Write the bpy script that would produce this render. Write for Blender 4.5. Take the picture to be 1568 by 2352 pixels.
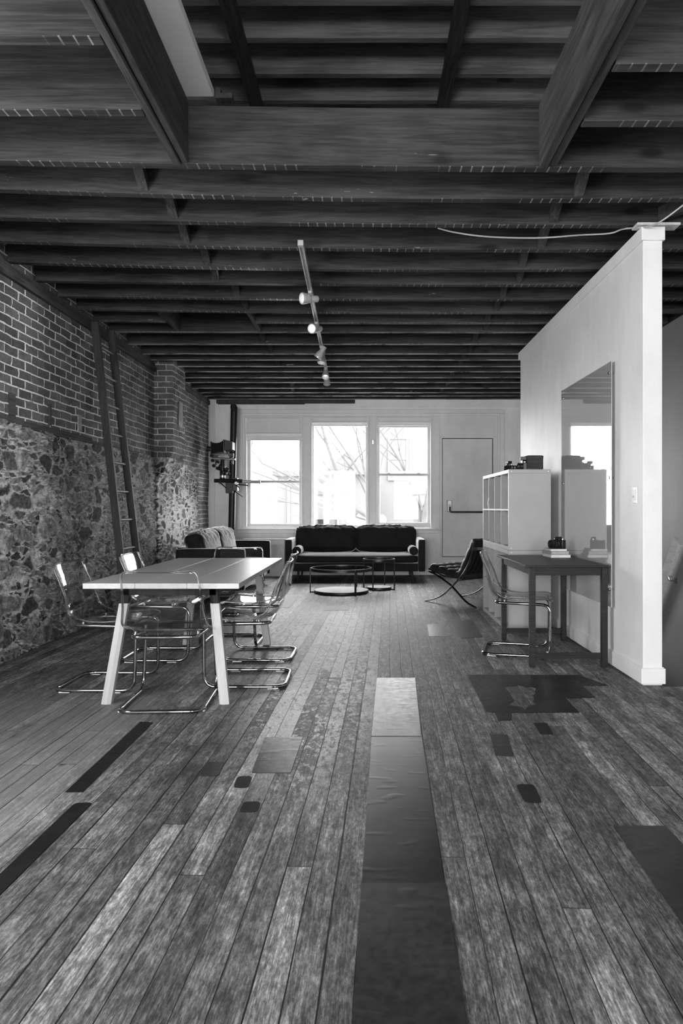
import bpy, bmesh, math, random
from math import sin, cos, pi, radians as R, sqrt, floor
from mathutils import Vector, Matrix, noise

random.seed(7)
for _o in list(bpy.data.objects):
    bpy.data.objects.remove(_o)
SC = bpy.context.scene
COL = SC.collection

# ------------------------------------------------------------------ camera, world, light, exposure
F = 1571.0            # focal length in pixels of the 1568 x 2352 frame
CX, CY, H = 843.0, 1167.0, 1.19   # principal point (shift lens) and eye height
cam_data = bpy.data.cameras.new('camera')
cam = bpy.data.objects.new('camera', cam_data)
COL.objects.link(cam)
cam.location = (0, 0, H)
cam.rotation_euler = (pi/2, 0, 0)
cam_data.sensor_fit = 'VERTICAL'
cam_data.sensor_height = 36.0
cam_data.sensor_width = 24.0
cam_data.lens = 36.0*F/2352
cam_data.shift_x = -(CX-784)/2352
cam_data.shift_y = -(1176-CY)/2352
cam_data.clip_end = 300
SC.camera = cam

world = bpy.data.worlds.new('overcast_sky')
SC.world = world
world.use_nodes = True
wn = world.node_tree.nodes
wn['Background'].inputs[0].default_value = (1, 1, 1, 1)
wn['Background'].inputs[1].default_value = 20.0

def area(name, loc, rot, sx, sy, power, spread=180):
    d = bpy.data.lights.new(name, 'AREA')
    d.shape = 'RECTANGLE'; d.size = sx; d.size_y = sy; d.energy = power
    d.spread = R(spread)
    o = bpy.data.objects.new(name, d); COL.objects.link(o)
    o.location = loc; o.rotation_euler = rot
    return o
# fill lights added behind the camera to brighten the room from the front
area('front_fill', (-1.5, -4.8, 1.75), (R(90), 0, 0), 2.0, 2.1, 210)
# portals that guide the sky's light in through the windows
def portal(loc, rot, sx, sy):
    o = area('window_portal', loc, rot, sx, sy, 1); o.data.cycles.is_portal = True
for _px, _w in ((630, 1.0), (779, 1.0), (927, .95)):
    portal(((_px-CX)*12.6/F, 12.5, 1.75), (R(-90), 0, 0), _w, 1.9)
portal((-1.5, -5.2, 1.75), (R(90), 0, 0), 2.1, 2.2)
portal((1.85, -5.2, 1.75), (R(90), 0, 0), 1.5, 2.2)
area('front_fill', (1.85, -4.8, 1.75), (R(90), 0, 0), 1.4, 2.1, 60)  # second, weaker fill added behind the camera on the right
portal((-3.1, 1.7, 1.95), (R(90), 0, R(-90)), 2.0, 1.85)

vs = SC.view_settings
vs.view_transform = 'Standard'
vs.look = 'None'
vs.exposure = 0.0
vs.gamma = 1.0
vs.use_curve_mapping = False
SC.cycles.max_bounces = 10
SC.cycles.transparent_max_bounces = 24
SC.cycles.transmission_bounces = 10
SC.cycles.glossy_bounces = 5
SC.cycles.diffuse_bounces = 4
SC.cycles.sample_clamp_indirect = 6.0
SC.cycles.blur_glossy = 0.6

# ------------------------------------------------------------------ helpers
def floor_pt(px, py, z=0.0):
    d = F*(H-z)/(py-CY)
    return Vector(((px-CX)*d/F, d, z))
def at(px, py, d):
    return Vector(((px-CX)*d/F, d, H+(CY-py)*d/F))

class NT:
    def __init__(s, name, kind='bsdf'):
        s.m = bpy.data.materials.new(name); s.m.use_nodes = True
        s.t = s.m.node_tree; s.t.nodes.clear()
        s.out = s.t.nodes.new('ShaderNodeOutputMaterial')
    def n(s, typ, **kw):
        x = s.t.nodes.new('ShaderNode'+typ)
        for k, v in kw.items(): setattr(x, k, v)
        return x
    def l(s, a, b): s.t.links.new(a, b)
    def set(s, sock, v):
        if hasattr(v, 'is_output'): s.l(v, sock)
        elif isinstance(v, (int, float)) and sock.type in ('RGBA',): sock.default_value = (v, v, v, 1)
        elif isinstance(v, (int, float)) and sock.type == 'VECTOR': sock.default_value = (v, v, v)
        else: sock.default_value = v
    def math(s, op, a, b=None, c=None, clamp=False):
        x = s.n('Math', operation=op, use_clamp=clamp)
        s.set(x.inputs[0], a)
        if b is not None: s.set(x.inputs[1], b)
        if c is not None: s.set(x.inputs[2], c)
        return x.outputs[0]
    def ramp(s, v, lo, hi, a=0.0, b=1.0, smooth=True):
        x = s.n('MapRange', interpolation_type='SMOOTHSTEP' if smooth else 'LINEAR')
        s.set(x.inputs['Value'], v); s.set(x.inputs['From Min'], lo); s.set(x.inputs['From Max'], hi)
        s.set(x.inputs['To Min'], a); s.set(x.inputs['To Max'], b)
        return x.outputs[0]
    def mix(s, f, a, b):
        x = s.n('Mix', data_type='FLOAT')
        s.set(x.inputs[0], f); s.set(x.inputs[2], a); s.set(x.inputs[3], b)
        return x.outputs[0]
    def noise(s, vec, scale, detail=4, rough=.55, dist=0.0):
        x = s.n('TexNoise')
        if vec is not None: s.l(vec, x.inputs['Vector'])
        x.inputs['Scale'].default_value = scale; x.inputs['Detail'].default_value = detail
        x.inputs['Roughness'].default_value = rough; x.inputs['Distortion'].default_value = dist
        return x.outputs['Fac'] if 'Fac' in x.outputs else x.outputs[0]
    def map(s, vec, scale=(1, 1, 1), loc=(0, 0, 0), rot=(0, 0, 0)):
        x = s.n('Mapping'); s.l(vec, x.inputs['Vector'])
        x.inputs['Scale'].default_value = scale; x.inputs['Location'].default_value = loc; x.inputs['Rotation'].default_value = rot
        return x.outputs[0]
    def comb(s, a, b, c=0.0):
        x = s.n('CombineXYZ'); s.set(x.inputs[0], a); s.set(x.inputs[1], b); s.set(x.inputs[2], c)
        return x.outputs[0]
    def grey(s, v):
        x = s.n('CombineColor'); s.set(x.inputs[0], v); s.set(x.inputs[1], v); s.set(x.inputs[2], v)
        return x.outputs[0]
    def white(s, vec, dim='3D'):
        x = s.n('TexWhiteNoise', noise_dimensions=dim)
        s.set(x.inputs['W' if dim == '1D' else 'Vector'], vec)
        return x.outputs['Value']
    def bump(s, h, strength=.3, dist=.01):
        x = s.n('Bump'); x.inputs['Strength'].default_value = strength; x.inputs['Distance'].default_value = dist
        s.set(x.inputs['Height'], h); return x.outputs[0]
    def bsdf(s, col, rough=.5, metal=0.0, spec=.5, normal=None, **kw):
        p = s.n('BsdfPrincipled')
        if isinstance(col, (int, float)): p.inputs['Base Color'].default_value = (col, col, col, 1)
        else: s.l(s.grey(col), p.inputs['Base Color'])
        s.set(p.inputs['Roughness'], rough); s.set(p.inputs['Metallic'], metal)
        s.set(p.inputs['Specular IOR Level'], spec)
        if normal is not None: s.l(normal, p.inputs['Normal'])
        for k, v in kw.items(): s.set(p.inputs[k], v)
        return p
    def done(s, shader):
        s.l(shader.outputs[0] if hasattr(shader, 'outputs') else shader, s.out.inputs['Surface'])
        return s.m
    def pos(s): return s.n('NewGeometry').outputs['Position']
    def objc(s): return s.n('TexCoord').outputs['Object']
    def rnd(s): return s.n('ObjectInfo').outputs['Random']
    def sep(s, v):
        x = s.n('SeparateXYZ'); s.l(v, x.inputs[0]); return x.outputs

def mat_simple(name, col, rough=.5, metal=0.0, spec=.5, var=.12, scale=6.0, bump=0.0, bscale=60, **kw):
    t = NT(name); v = t.objc()
    nz = t.noise(v, scale, 4)
    c = t.math('MULTIPLY', t.ramp(nz, .25, .75, 1-var, 1+var), col)
    nrm = t.bump(t.noise(v, bscale, 3), bump, .004) if bump else None
    return t.done(t.bsdf(c, rough, metal, spec, nrm, **kw))

def mat_wood(name, lo, hi, axis=0, rough=.6, spec=.3, grain=1.0, pos=False, knots=True, marks=0.0, bump=.35):
    """grain runs along the given axis"""
    t = NT(name); v = t.pos() if pos else t.objc()
    r = t.rnd()
    sc = [14*grain]*3; sc[axis] = .9*grain
    off = t.n('VectorMath', operation='ADD'); t.l(v, off.inputs[0])
    t.l(t.comb(t.math('MULTIPLY', r, 37.0), t.math('MULTIPLY', r, 91.0), t.math('MULTIPLY', r, 53.0)), off.inputs[1])
    v2 = off.outputs[0]
    g = t.noise(t.map(v2, tuple(sc)), 2.2, 6, .62, .8)
    sc2 = [95*grain]*3; sc2[axis] = 4*grain
    f = t.noise(t.map(v2, tuple(sc2)), 1.0, 3, .6)
    b = t.noise(v2, 1.1, 4, .6)
    k = t.math('ADD', t.math('MULTIPLY', g, .5), t.math('ADD', t.math('MULTIPLY', f, .22), t.math('MULTIPLY', b, .42)))
    c = t.ramp(k, .40, .74, lo, hi)
    if knots:
        vo = t.n('TexVoronoi', feature='F1'); s3 = [1.0]*3; s3[axis] = .38
        t.l(t.map(v2, tuple(s3)), vo.inputs['Vector']); vo.inputs['Scale'].default_value = 3.4
        kd = t.ramp(vo.outputs['Distance'], .05, .13, .42, 1.0)
        c = t.math('MULTIPLY', c, kd)
    if marks:      # pale ghost lines left by plaster lath
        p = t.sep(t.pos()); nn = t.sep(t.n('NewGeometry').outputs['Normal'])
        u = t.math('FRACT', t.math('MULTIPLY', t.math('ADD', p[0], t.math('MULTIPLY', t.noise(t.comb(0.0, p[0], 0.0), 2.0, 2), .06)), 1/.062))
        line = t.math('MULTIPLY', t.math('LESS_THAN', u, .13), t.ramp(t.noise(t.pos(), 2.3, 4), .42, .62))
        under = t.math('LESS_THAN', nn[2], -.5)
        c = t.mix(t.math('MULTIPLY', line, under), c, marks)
        lit_under = t.math('MULTIPLY', under, t.math('MULTIPLY', t.ramp(p[1], 6.2, 9.0), t.ramp(t.noise(t.map(t.pos(), (1, 3, 1)), 3.0, 5, .65), .36, .56)))  # window light painted on far undersides, patchy like plaster residue
        c = t.mix(t.math('MULTIPLY', lit_under, .8), c, .6)
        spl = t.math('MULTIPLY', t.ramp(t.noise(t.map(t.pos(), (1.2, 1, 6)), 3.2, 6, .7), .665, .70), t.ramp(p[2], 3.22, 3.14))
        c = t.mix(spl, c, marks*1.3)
    n = t.bump(t.math('ADD', f, g), bump, .006)
    return t.done(t.bsdf(c, rough, 0, spec, n))

def MB(): return bmesh.new()
def bx(bm, lo, hi, mat=None):
    lo, hi = Vector(lo), Vector(hi)
    c = (lo+hi)/2; s = hi-lo
    M = Matrix.Translation(c) @ Matrix.Diagonal((abs(s.x), abs(s.y), abs(s.z), 1))
    if mat is not None: M = mat @ M
    return bmesh.ops.create_cube(bm, size=1, matrix=M)['verts']
def cyl(bm, a, b, r, r2=None, seg=16, caps=True):
    a, b = Vector(a), Vector(b); d = b-a
    M = Matrix.Translation((a+b)/2) @ d.to_track_quat('Z', 'Y').to_matrix().to_4x4()
    return bmesh.ops.create_cone(bm, cap_ends=caps, segments=seg, radius1=r, radius2=r if r2 is None else r2, depth=d.length, matrix=M)['verts']
def sphere(bm, c, r, seg=16, scale=(1, 1, 1)):
    return bmesh.ops.create_uvsphere(bm, u_segments=seg, v_segments=max(6, seg//2), radius=r, matrix=Matrix.Translation(c) @ Matrix.Diagonal((*scale, 1)))['verts']
def lathe(bm, prof, seg=24, mat=None, close=False):
    rings = []
    for r, z in prof:
        ring = []
        for i in range(seg):
            a = 2*pi*i/seg
            v = Vector((r*cos(a), r*sin(a), z))
            ring.append(bm.verts.new(mat @ v if mat is not None else v))
        rings.append(ring)
    for k in range(len(rings)-1):
        for i in range(seg):
            j = (i+1) % seg
            bm.faces.new((rings[k][i], rings[k][j], rings[k+1][j], rings[k+1][i]))
    if not close:
        if prof[0][0] > 1e-5: bm.faces.new(list(reversed(rings[0])))
        if prof[-1][0] > 1e-5: bm.faces.new(rings[-1])
    else:
        for i in range(seg):
            j = (i+1) % seg
            bm.faces.new((rings[-1][i], rings[-1][j], rings[0][j], rings[0][i]))
def fillet(pts, rad, seg=6):
    """round the corners of a polyline"""
    pts = [Vector(p) for p in pts]; out = [pts[0]]
    for i in range(1, len(pts)-1):
        r = rad[i] if isinstance(rad, (list, tuple)) else rad
        p, a, b = pts[i], pts[i-1], pts[i+1]
        da, db = (a-p), (b-p)
        k = min(r, da.length*.49, db.length*.49)
        A, B = p+da.normalized()*k, p+db.normalized()*k
        for s in range(seg+1):
            u = s/seg
            out.append(A*(1-u)**2 + p*2*u*(1-u) + B*u*u)
    out.append(pts[-1]); return out
def tube(bm, pts, r, seg=10, closed=False, caps=True):
    pts = [Vector(p) for p in pts]; n = len(pts); rings = []
    up = None
    for i in range(n):
        if closed: d = pts[(i+1) % n]-pts[i-1]
        else: d = pts[min(i+1, n-1)]-pts[max(i-1, 0)]
        if d.length < 1e-9: d = Vector((0, 0, 1))
        d.normalize()
        if up is None:
            up = Vector((0, 0, 1)) if abs(d.z) < .9 else Vector((1, 0, 0))
        s = d.cross(up)
        if s.length < 1e-6: s = d.orthogonal()
        s.normalize(); up = s.cross(d).normalized()
        rr = r(i/(n-1)) if callable(r) else r
        rings.append([bm.verts.new(pts[i]+(s*cos(2*pi*k/seg)+up*sin(2*pi*k/seg))*rr) for k in range(seg)])
    for i in range(n if closed else n-1):
        a, b = rings[i], rings[(i+1) % n]
        for k in range(seg):
            j = (k+1) % seg
            bm.faces.new((a[k], a[j], b[j], b[k]))
    if caps and not closed:
        bm.faces.new(list(reversed(rings[0]))); bm.faces.new(rings[-1])
def prism(bm, poly, z0, z1, mat=None):
    """extrude an xy polygon from z0 to z1"""
    a = [Vector((x, y, z0)) for x, y in poly]; b = [Vector((x, y, z1)) for x, y in poly]
    if mat is not None: a = [mat @ v for v in a]; b = [mat @ v for v in b]
    va = [bm.verts.new(v) for v in a]; vb = [bm.verts.new(v) for v in b]
    n = len(poly)
    bm.faces.new(list(reversed(va))); bm.faces.new(vb)
    for i in range(n):
        j = (i+1) % n
        bm.faces.new((va[i], va[j], vb[j], vb[i]))
def loft(bm, rings, caps=True):
    vs_ = [[bm.verts.new(p) for p in r] for r in rings]; n = len(rings[0])
    for k in range(len(rings)-1):
        for i in range(n):
            j = (i+1) % n
            bm.faces.new((vs_[k][i], vs_[k][j], vs_[k+1][j], vs_[k+1][i]))
    if caps:
        bm.faces.new(list(reversed(vs_[0]))); bm.faces.new(vs_[-1])
def soft(bm, lo, hi, r=.04, n=12, puff=.02, wr=None, mat=None):
    """upholstered box: rounded, bulging, optionally wrinkled"""
    lo, hi = Vector(lo), Vector(hi); c = (lo+hi)/2; h = (hi-lo)/2
    t = bmesh.new(); bmesh.ops.create_cube(t, size=2)
    bmesh.ops.subdivide_edges(t, edges=t.edges[:], cuts=n, use_grid_fill=True)
    for v in t.verts:
        u = v.co.copy()
        p = Vector((u.x*h.x, u.y*h.y, u.z*h.z))
        rr = min(r, h.x, h.y, h.z)
        q = Vector([max(-(h[i]-rr), min(h[i]-rr, p[i])) for i in range(3)])
        d = p-q
        nrm = d.normalized() if d.length > 1e-9 else Vector((0, 0, 0))
        p2 = q+nrm*rr if d.length > 1e-9 else p
        for i in range(3):
            if abs(abs(u[i])-1) < 1e-4:
                o = [k for k in range(3) if k != i]
                w = (1-u[o[0]]**2)*(1-u[o[1]]**2)
                p2[i] += math.copysign(puff*w, u[i])
        if wr: p2 += wr(p2, u, nrm)
        v.co = p2+c
        if mat is not None: v.co = mat @ v.co
    m = {}
    for v in t.verts: m[v] = bm.verts.new(v.co)
    for f in t.faces: bm.faces.new([m[v] for v in f.verts])
    t.free()

def mesh_obj(name, bm, mat, parent=None, smooth=35, bevel=0, shift=None):
    if shift is not None: bmesh.ops.translate(bm, verts=bm.verts[:], vec=-Vector(shift))
    bmesh.ops.recalc_face_normals(bm, faces=bm.faces[:])
    me = bpy.data.meshes.new(name); bm.to_mesh(me); bm.free()
    if smooth:
        me.shade_smooth(); me.set_sharp_from_angle(angle=R(smooth))
    me.materials.append(mat)
    o = bpy.data.objects.new(name, me); COL.objects.link(o)
    if parent is not None: o.parent = parent
    if bevel:
        b = o.modifiers.new('edge', 'BEVEL'); b.width = bevel; b.segments = 2; b.limit_method = 'ANGLE'; b.angle_limit = R(40)
        b.harden_normals = False
    return o
def tag(o, label, cat, group=None, kind=None):
    o['label'] = label; o['category'] = cat
    if group: o['group'] = group
    if kind: o['kind'] = kind
    return o
def thing(name, label, cat, loc=(0, 0, 0), rotz=0.0, group=None, kind=None):
    o = bpy.data.objects.new(name, None); COL.objects.link(o)
    o.empty_display_size = .1
    o.location = loc; o.rotation_euler = (0, 0, rotz)
    return tag(o, label, cat, group, kind)
def part(name, bm, mat, t, world=False, label=None, **kw):
    o = mesh_obj(name, bm, mat, t, shift=(t.location if world else None), **kw)
    if label: o['label'] = label
    return o
def single(name, bm, mat, label, cat, group=None, kind=None, **kw):
    xs = [v.co for v in bm.verts]
    lo = Vector([min(v[i] for v in xs) for i in range(3)]); hi = Vector([max(v[i] for v in xs) for i in range(3)])
    base = Vector(((lo.x+hi.x)/2, (lo.y+hi.y)/2, lo.z))
    o = mesh_obj(name, bm, mat, None, shift=base, **kw); o.location = base
    return tag(o, label, cat, group, kind)
def struct(name, bm, mat, label=None, cat=None, **kw):
    o = single(name, bm, mat, label or name.replace('_', ' '), cat or name.split('_')[0], kind='structure', **kw)
    return o
def kids(o): return [c for c in bpy.data.objects if c.parent == o]
def dup(root, loc, rotz, label=None):
    def cp(o, par):
        c = o.copy(); COL.objects.link(c); c.parent = par
        for k in kids(o): cp(k, c)
        return c
    r = cp(root, None); r.location = loc; r.rotation_euler = (0, 0, rotz)
    if label: r['label'] = label
    return r
ORD = ['first', 'second', 'third', 'fourth', 'fifth', 'sixth', 'seventh', 'eighth', 'ninth', 'tenth', 'eleventh', 'twelfth', 'thirteenth',
       'fourteenth', 'fifteenth', 'sixteenth', 'seventeenth', 'eighteenth', 'nineteenth', 'twentieth', 'twenty-first']

# ------------------------------------------------------------------ materials
def mat_floor():
    t = NT('worn_floorboards'); p = t.sep(t.pos()); a = R(1.9)
    ac = t.math('SUBTRACT', t.math('MULTIPLY', p[0], cos(a)), t.math('MULTIPLY', p[1], sin(a)))
    al = t.math('ADD', t.math('MULTIPLY', p[0], sin(a)), t.math('MULTIPLY', p[1], cos(a)))
    W = .0855
    # slight waviness of the board edges
    acw = t.math('ADD', ac, t.math('MULTIPLY', t.math('SUBTRACT', t.noise(t.comb(t.math('MULTIPLY', ac, .5), al, 0.0), .9, 2), .5), .012))
    rw = t.math('DIVIDE', acw, W)
    row = t.math('FLOOR', rw); fr = t.math('SUBTRACT', rw, row)
    off = t.math('MULTIPLY', t.white(row, '1D'), 7.3)
    sl = t.math('DIVIDE', t.math('ADD', al, off), 4.4)
    seg = t.math('FLOOR', sl); fs = t.math('SUBTRACT', sl, seg)
    bid = t.white(t.comb(row, seg, 3.0)); bid2 = t.white(t.comb(row, seg, 11.0))
    ed = t.math('MULTIPLY', t.math('MINIMUM', fr, t.math('SUBTRACT', 1.0, fr)), W)
    gw = t.math('MULTIPLY', t.math('POWER', t.white(t.math('ADD', t.math('FLOOR', t.math('ADD', rw, .5)), .37), '1D'), 2.0), .0022)
    gw = t.math('MULTIPLY', t.math('ADD', gw, .0002), t.ramp(t.noise(t.comb(t.math('MULTIPLY', row, 9.0), al, 0.0), 1.3, 3), .3, .65, .35, 1.5))
    gap = t.ramp(ed, gw, t.math('ADD', gw, .0014), 1.0, 0.0)
    ee = t.math('MULTIPLY', t.math('MINIMUM', fs, t.math('SUBTRACT', 1.0, fs)), 4.4)
    gap2 = t.ramp(ee, .0012, .0032, .8, 0.0)
    gapm = t.math('MAXIMUM', gap, gap2)
    v = t.comb(t.math('ADD', ac, t.math('MULTIPLY', bid, 13.0)), al, t.math('MULTIPLY', bid2, 7.0))
    g = t.noise(t.map(v, (75, 3.2, 1)), 1.0, 5, .65, .5)
    g2 = t.noise(t.map(v, (260, 14, 1)), 1.0, 3, .7)
    xy = t.comb(p[0], p[1], 0.0)
    blot = t.noise(xy, 1.35, 6, .68)
    fine = t.noise(t.map(xy, (1.3, .8, 1)), 26.0, 5, .75)
    # base tone per board
    med = t.noise(t.map(v, (9, 2.6, 1)), 1.6, 7, .72, .4)
    grime = t.noise(t.map(v, (38, 11, 1)), 1.0, 6, .78)
    grit = t.noise(t.map(v, (130, 34, 1)), 1.0, 5, .8); streak = t.noise(t.map(v, (210, 5.5, 1)), 1.0, 4, .7)
    c = t.ramp(bid, 0, 1, .082, .135, False)
    c = t.mix(t.math('MULTIPLY', t.math('GREATER_THAN', bid2, .86), .8), c, .19)
    c = t.math('MULTIPLY', c, t.ramp(g, .3, .7, .78, 1.22))
    c = t.math('MULTIPLY', c, t.ramp(med, .3, .7, .68, 1.3))
    c = t.math('MULTIPLY', c, t.ramp(grime, .32, .68, .62, 1.4))
    c = t.math('MULTIPLY', c, t.ramp(grit, .34, .66, .62, 1.42))
    c = t.math('MULTIPLY', c, t.ramp(streak, .36, .64, .74, 1.26))
    c = t.math('MULTIPLY', c, t.ramp(blot, .3, .7, .76, 1.26))
    dk = t.ramp(t.noise(t.map(v, (34, 3.6, 1)), 1.3, 7, .8), .58, .66)
    c = t.mix(t.math('MULTIPLY', dk, .62), c, .032)
    scf = t.ramp(t.noise(t.map(v, (20, 9, 1)), 1.7, 8, .85), .60, .66)
    c = t.mix(t.math('MULTIPLY', scf, .45), c, .27)
    c = t.math('MULTIPLY', t.math('POWER', t.math('DIVIDE', c, .112), 1.3), .108)
    # bare, scuffed boards in the aisle beside the table, old paint flakes
    dx = t.math('DIVIDE', t.math('SUBTRACT', p[0], -.32), .5)
    dy = t.math('DIVIDE', t.math('SUBTRACT', p[1], 5.5), 2.7)
    aisle = t.ramp(t.math('ADD', t.math('MULTIPLY', dx, dx), t.math('MULTIPLY', dy, dy)), .15, 1.3, 1.0, 0.0)
    fl = t.noise(t.map(v, (16, 8, 1)), 1.5, 9, .82)
    lvl = t.ramp(bid, 0, 1, .40, .57, False)
    flake = t.ramp(fl, t.math('SUBTRACT', lvl, .02), t.math('ADD', lvl, .03))
    worn = t.math('MULTIPLY', aisle, t.ramp(blot, .34, .52, .5, 1.0))
    c = t.mix(t.math('MULTIPLY', worn, flake), c, t.ramp(grit, .3, .7, .42, .78))
    c = t.mix(t.math('MULTIPLY', worn, t.math('MULTIPLY', t.math('SUBTRACT', 1.0, flake), t.math('GREATER_THAN', bid, .5))), c, .05)
    # paler, knottier boards at the near left, fading farther back
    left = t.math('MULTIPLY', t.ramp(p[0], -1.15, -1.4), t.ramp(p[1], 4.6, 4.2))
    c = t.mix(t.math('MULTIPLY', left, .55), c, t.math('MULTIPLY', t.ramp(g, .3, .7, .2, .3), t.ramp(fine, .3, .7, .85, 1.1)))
    vo = t.n('TexVoronoi', feature='F1'); t.l(t.map(v, (1.0, .55, 1)), vo.inputs['Vector']); vo.inputs['Scale'].default_value = 5.0
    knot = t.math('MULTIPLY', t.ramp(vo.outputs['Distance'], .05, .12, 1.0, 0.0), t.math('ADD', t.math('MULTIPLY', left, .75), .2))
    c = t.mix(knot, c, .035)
    # dark stains, white specks
    st = t.ramp(t.noise(xy, 2.3, 5, .6), .63, .74)
    c = t.mix(t.math('MULTIPLY', st, .55), c, .05)
    sp = t.ramp(t.noise(xy, 41.0, 2, .5), .79, .815)
    c = t.mix(t.math('MULTIPLY', sp, .8), c, .55)
    c = t.mix(gapm, c, .012)
    hgt = t.math('SUBTRACT', t.math('ADD', t.math('MULTIPLY', g, .12), t.math('MULTIPLY', fine, .14)), t.math('MULTIPLY', gapm, 1.2))
    hgt = t.math('ADD', hgt, t.math('MULTIPLY', bid, .25))
    nrm = t.bump(hgt, .5, .004)
    ro = t.math('ADD', t.ramp(fine, .3, .7, .42, .6), t.math('MULTIPLY', blot, .1))
    return t.done(t.bsdf(c, ro, 0, .26, nrm))

def mat_masonry():
    """brick above a rubble stone base; UV in metres along the wall and up it"""
    t = NT('brick_over_rubble'); uv = t.n('TexCoord').outputs['UV']; s = t.sep(uv)
    wob = t.n('TexNoise'); t.l(uv, wob.inputs['Vector']); wob.inputs['Scale'].default_value = 5.0; wob.inputs['Detail'].default_value = 3
    wv = t.n('VectorMath', operation='SUBTRACT'); t.l(wob.outputs['Color'], wv.inputs[0]); wv.inputs[1].default_value = (.5, .5, .5)
    ws = t.n('VectorMath', operation='SCALE'); t.l(wv.outputs[0], ws.inputs[0]); ws.inputs['Scale'].default_value = .028
    ad = t.n('VectorMath', operation='ADD'); t.l(uv, ad.inputs[0]); t.l(ws.outputs[0], ad.inputs[1])
    br = t.n('TexBrick', offset=.5); t.l(ad.outputs[0], br.inputs['Vector'])
    br.inputs['Scale'].default_value = 1.0; br.inputs['Brick Width'].default_value = .218; br.inputs['Row Height'].default_value = .0775
    br.inputs['Mortar Size'].default_value = .0068; br.inputs['Mortar Smooth'].default_value = .25; br.inputs['Bias'].default_value = 0
    br.inputs['Color1'].default_value = (.0, .0, .0, 1); br.inputs['Color2'].default_value = (1, 1, 1, 1); br.inputs['Mortar'].default_value = (0, 0, 0, 1)
    bt = t.n('RGBToBW'); t.l(br.outputs['Color'], bt.inputs[0])
    mor = br.outputs['Fac']
    fine = t.noise(uv, 34, 6, .7); med = t.noise(uv, 3.4, 5, .65); med2 = t.noise(uv, 9.0, 5, .65)
    bc = t.math('MULTIPLY', t.ramp(bt.outputs[0], 0, 1, .095, .16), t.ramp(med, .3, .7, .7, 1.3))
    bc = t.math('MULTIPLY', bc, t.ramp(fine, .3, .7, .75, 1.25))
    # mortar crumbles and darkens towards the back of the room
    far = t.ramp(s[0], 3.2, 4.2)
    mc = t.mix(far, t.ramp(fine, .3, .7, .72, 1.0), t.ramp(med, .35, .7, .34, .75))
    loss = t.ramp(med2, .30, .42)
    bcol = t.mix(t.math('MULTIPLY', mor, t.math('MAXIMUM', loss, .35)), bc, mc)
    smear = t.math('MULTIPLY', t.ramp(t.noise(uv, 2.2, 6, .7), .62, .72), t.ramp(s[1], 2.5, 1.9))
    bcol = t.mix(t.math('MULTIPLY', smear, .6), bcol, .22)
    bh = t.math('ADD', t.math('MULTIPLY', t.math('SUBTRACT', 1.0, mor), .008), t.math('MULTIPLY', fine, .004))
    # rubble
    wob2 = t.n('TexNoise'); t.l(uv, wob2.inputs['Vector']); wob2.inputs['Scale'].default_value = 4.5; wob2.inputs['Detail'].default_value = 6; wob2.inputs['Roughness'].default_value = .65
    w2 = t.n('VectorMath', operation='SUBTRACT'); t.l(wob2.outputs['Color'], w2.inputs[0]); w2.inputs[1].default_value = (.5, .5, .5)
    w2s = t.n('VectorMath', operation='SCALE'); t.l(w2.outputs[0], w2s.inputs[0]); w2s.inputs['Scale'].default_value = .1
    a2 = t.n('VectorMath', operation='ADD'); t.l(uv, a2.inputs[0]); t.l(w2s.outputs[0], a2.inputs[1])
    def cells(scale, sy):
        sv = t.map(a2.outputs[0], (1.0, sy, 1.0))
        e = t.n('TexVoronoi', feature='DISTANCE_TO_EDGE'); t.l(sv, e.inputs['Vector']); e.inputs['Scale'].default_value = scale
        f = t.n('TexVoronoi', feature='F1'); t.l(sv, f.inputs['Vector']); f.inputs['Scale'].default_value = scale
        c = t.n('SeparateColor'); t.l(f.outputs['Color'], c.inputs[0])
        return e.outputs['Distance'], c.outputs
    grit = t.noise(uv, 26, 9, .8); grit2 = t.noise(t.map(uv, (1, 1.5, 1)), 9, 7, .75)
    gg = t.math('ADD', t.math('MULTIPLY', t.math('SUBTRACT', grit, .5), .24), t.math('MULTIPLY', t.math('SUBTRACT', grit2, .5), .26))
    e1, c1 = cells(4.3, 1.7); e2, c2 = cells(8.0, 2.1)
    lime = t.math('ADD', t.ramp(s[0], 0.8, 3.2, .115, .07), t.ramp(s[0], 5.2, 6.8, 0.0, .09))
    lime = t.math('MULTIPLY', lime, t.ramp(t.noise(uv, 1.5, 4, .6), .3, .7, .35, 1.6))
    def mask(e, k): return t.ramp(t.math('ADD', e, gg), t.math('SUBTRACT', t.math('MULTIPLY', lime, k), .03), t.math('ADD', t.math('MULTIPLY', lime, k), .05))
    big = t.math('GREATER_THAN', c1[2], .45)
    stone = t.mix(big, mask(e2, .9), mask(e1, 1.0))
    tone = t.mix(big, c2[0], c1[0])
    stc = t.math('MULTIPLY', t.ramp(tone, 0, 1, .06, .25), t.math('MULTIPLY', t.ramp(grit, .36, .64, .45, 1.7), t.math('MULTIPLY', t.ramp(grit2, .3, .7, .65, 1.4), t.ramp(t.noise(uv, 85, 4, .75), .35, .65, .7, 1.35))))
    lmc = t.math('MULTIPLY', t.ramp(grit, .36, .64, .36, 1.2), t.math('MULTIPLY', t.ramp(grit2, .3, .7, .75, 1.2), t.ramp(t.noise(uv, 85, 4, .75), .35, .65, .8, 1.2)))
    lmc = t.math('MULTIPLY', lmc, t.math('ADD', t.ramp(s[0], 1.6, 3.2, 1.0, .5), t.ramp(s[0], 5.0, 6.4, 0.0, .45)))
    scol = t.mix(stone, lmc, stc)
    hole = t.ramp(t.noise(t.map(uv, (1, 1.7, 1)), 15, 6, .75), .62, .69)
    scol = t.mix(t.math('MULTIPLY', hole, .8), scol, .02)
    lowd = t.ramp(s[1], .1, 1.3, .85, 1.3)
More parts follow.
